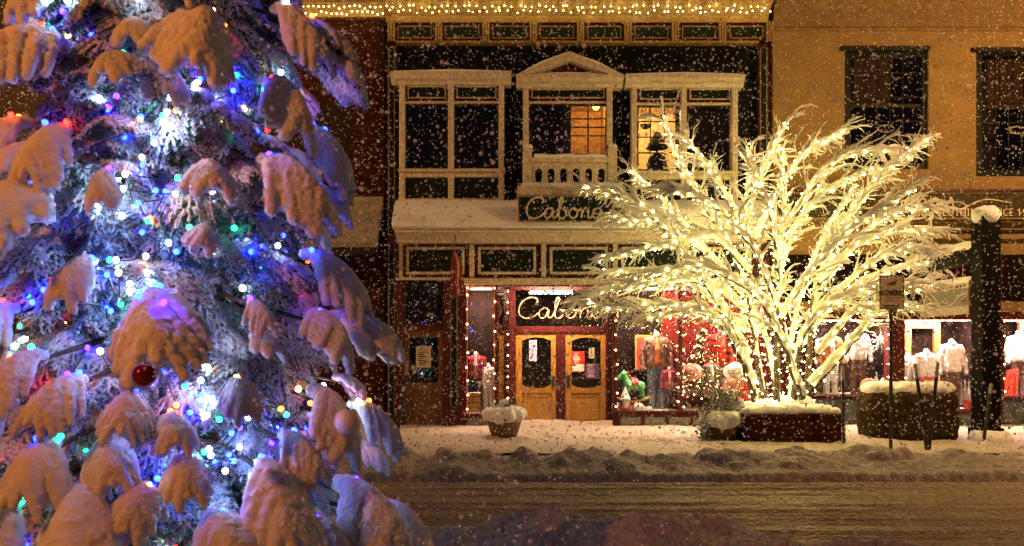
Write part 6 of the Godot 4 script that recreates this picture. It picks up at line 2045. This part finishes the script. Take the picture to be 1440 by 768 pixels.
func shop_tree(at: Vector3) -> void:
	var t := thing("display_tree", at, "small decorated tree with red and gold lights in the shop window", "tree")
	var r := RandomNumberGenerator.new(); r.seed = 77
	var tr := MB.new()
	tr.tube(PackedVector3Array([Vector3.ZERO, Vector3(0, 2.0, 0)]), PackedFloat32Array([0.05, 0.01]), 8)
	put("trunk", t, tr.done(), M.bark, at)
	var mb := MB.new(); mb.use_col = true
	for k in 5200:
		var y := 0.25 + 1.75 * r.randf()
		var rad := 0.62 * (2.1 - y) / 1.9 * sqrt(r.randf())
		var a := r.randf() * TAU
		var p := Vector3(cos(a) * rad, y - rad * 0.15, sin(a) * rad)
		var d := Vector3(cos(a), r.randf_range(-0.5, 0.4), sin(a)).normalized()
		var w := d.cross(Vector3(r.randf() - 0.5, r.randf() - 0.5, r.randf() - 0.5)).normalized() * 0.012
		mb.col = Color(0.03, 0.06, 0.02) if r.randf() < 0.75 else Color(0.3, 0.05, 0.03)
		mb.tri(p - w, p + w, p + d * 0.07)
	put("crown", t, mb.done(), M.leaf, at)
	var pts := []; var mats := []
	for k in 150:
		var u := k / 149.0
		var y := 0.3 + 1.65 * u
		var rad := 0.6 * (2.1 - y) / 1.9 + 0.02
		var a := u * 46.0
		pts.append(at + Vector3(cos(a) * rad, y + r.randf_range(-0.05, 0.05), sin(a) * rad)); mats.append([M.bulb_window, M.bulb_gold_dim, M.bulb_red_dim][k % 3])
	light_string(pts[0], pts, mats, 0, "red and gold string lights on the small display tree", "", 0.016, Color.WHITE, 0.0, false)

# ------------------------------------------------------------------ lights along the eaves
func roof_lights() -> void:
	var r := RandomNumberGenerator.new(); r.seed = 51
	var pts := []; var mats := []
	for k in 110:
		var px := 543.0 + k * 4.93 + r.randf_range(-3.0, 3.0)
		pts.append(W(px + r.randf_range(-0.8, 0.8), (16 if k % 2 else 9.5) + r.randf_range(-2.2, 2.2), 16.84)); mats.append(M.bulb_gold)
	light_string(pts[0], pts, mats, 7, "golden string lights along the green building's cornice", "string lights along the cornices", 0.0145, lin(1.0, 0.72, 0.24), 0.05)
	var p2 := []; var m2 := []
	for k in 42:
		p2.append(W(390 + k * 3.62, (18 if k % 2 else 10) + r.randf_range(-2.5, 2.5), 17.05)); m2.append(M.bulb_gold)
	light_string(p2[0], p2, m2, 7, "golden string lights along the brick building's cornice", "string lights along the cornices", 0.017, lin(1.0, 0.74, 0.26), 0.05)

# ------------------------------------------------------------------ falling snow
func falling_snow() -> void:
	var r := RandomNumberGenerator.new(); r.seed = 99
	var mb := MB.new()
	mb.lathe(PackedVector2Array([Vector2(0.0, -1.0), Vector2(0.55, -0.8), Vector2(0.85, -0.1), Vector2(0.6, 0.6), Vector2(0.0, 1.0)]), Vector3.ZERO, 6)
	var flake := mb.done()
	var xf := []
	while xf.size() < 32000:
		var d := pow(r.randf_range(1.3 * 1.3 * 1.3, 15.5 * 15.5 * 15.5), 1.0 / 3.0)
		var p := Vector3(r.randf_range(-0.8, 0.8) * d, EYE + r.randf_range(-0.3, 0.52) * d, -d)
		if p.y < 0.25: continue
		if Vector2(p.x - AXIS.x, p.z - AXIS.y).length() < spruce_r(p.y) + 0.15: continue
		var s := r.randf_range(0.0055, 0.013) * clampf(d / 5.0, 0.35, 1.0)
		var b := Basis(Vector3(r.randf() - 0.5, r.randf() - 0.5, r.randf() - 0.5).normalized(), r.randf() * TAU)
		xf.append(Transform3D(b.scaled(Vector3(s, s, s)), p))
	for k in 1500:     # the air between the lens and the spruce
		var d := pow(r.randf_range(1.2, 3.7), 1.0)
		var p := Vector3(r.randf_range(-0.72, 0.1) * d, EYE + r.randf_range(-0.28, 0.48) * d, -d)
		if Vector2(p.x - AXIS.x, p.z - AXIS.y).length() < spruce_r(p.y) + 0.15: continue
		xf.append(Transform3D(Basis(Vector3(r.randf(), r.randf(), r.randf()).normalized(), r.randf() * TAU).scaled(Vector3.ONE * r.randf_range(0.0022, 0.005)), p))
	var mm := MultiMesh.new()
	mm.transform_format = MultiMesh.TRANSFORM_3D
	mm.mesh = flake
	mm.instance_count = xf.size()
	for i in xf.size(): mm.set_instance_transform(i, xf[i])
	var mi := MultiMeshInstance3D.new()
	mi.name = "falling_snow"
	mi.multimesh = mm
	mi.material_override = M.snowflake
	add_child(mi, true)
	tag(mi, "white snowflakes falling through the whole street", "snow", "", "stuff")
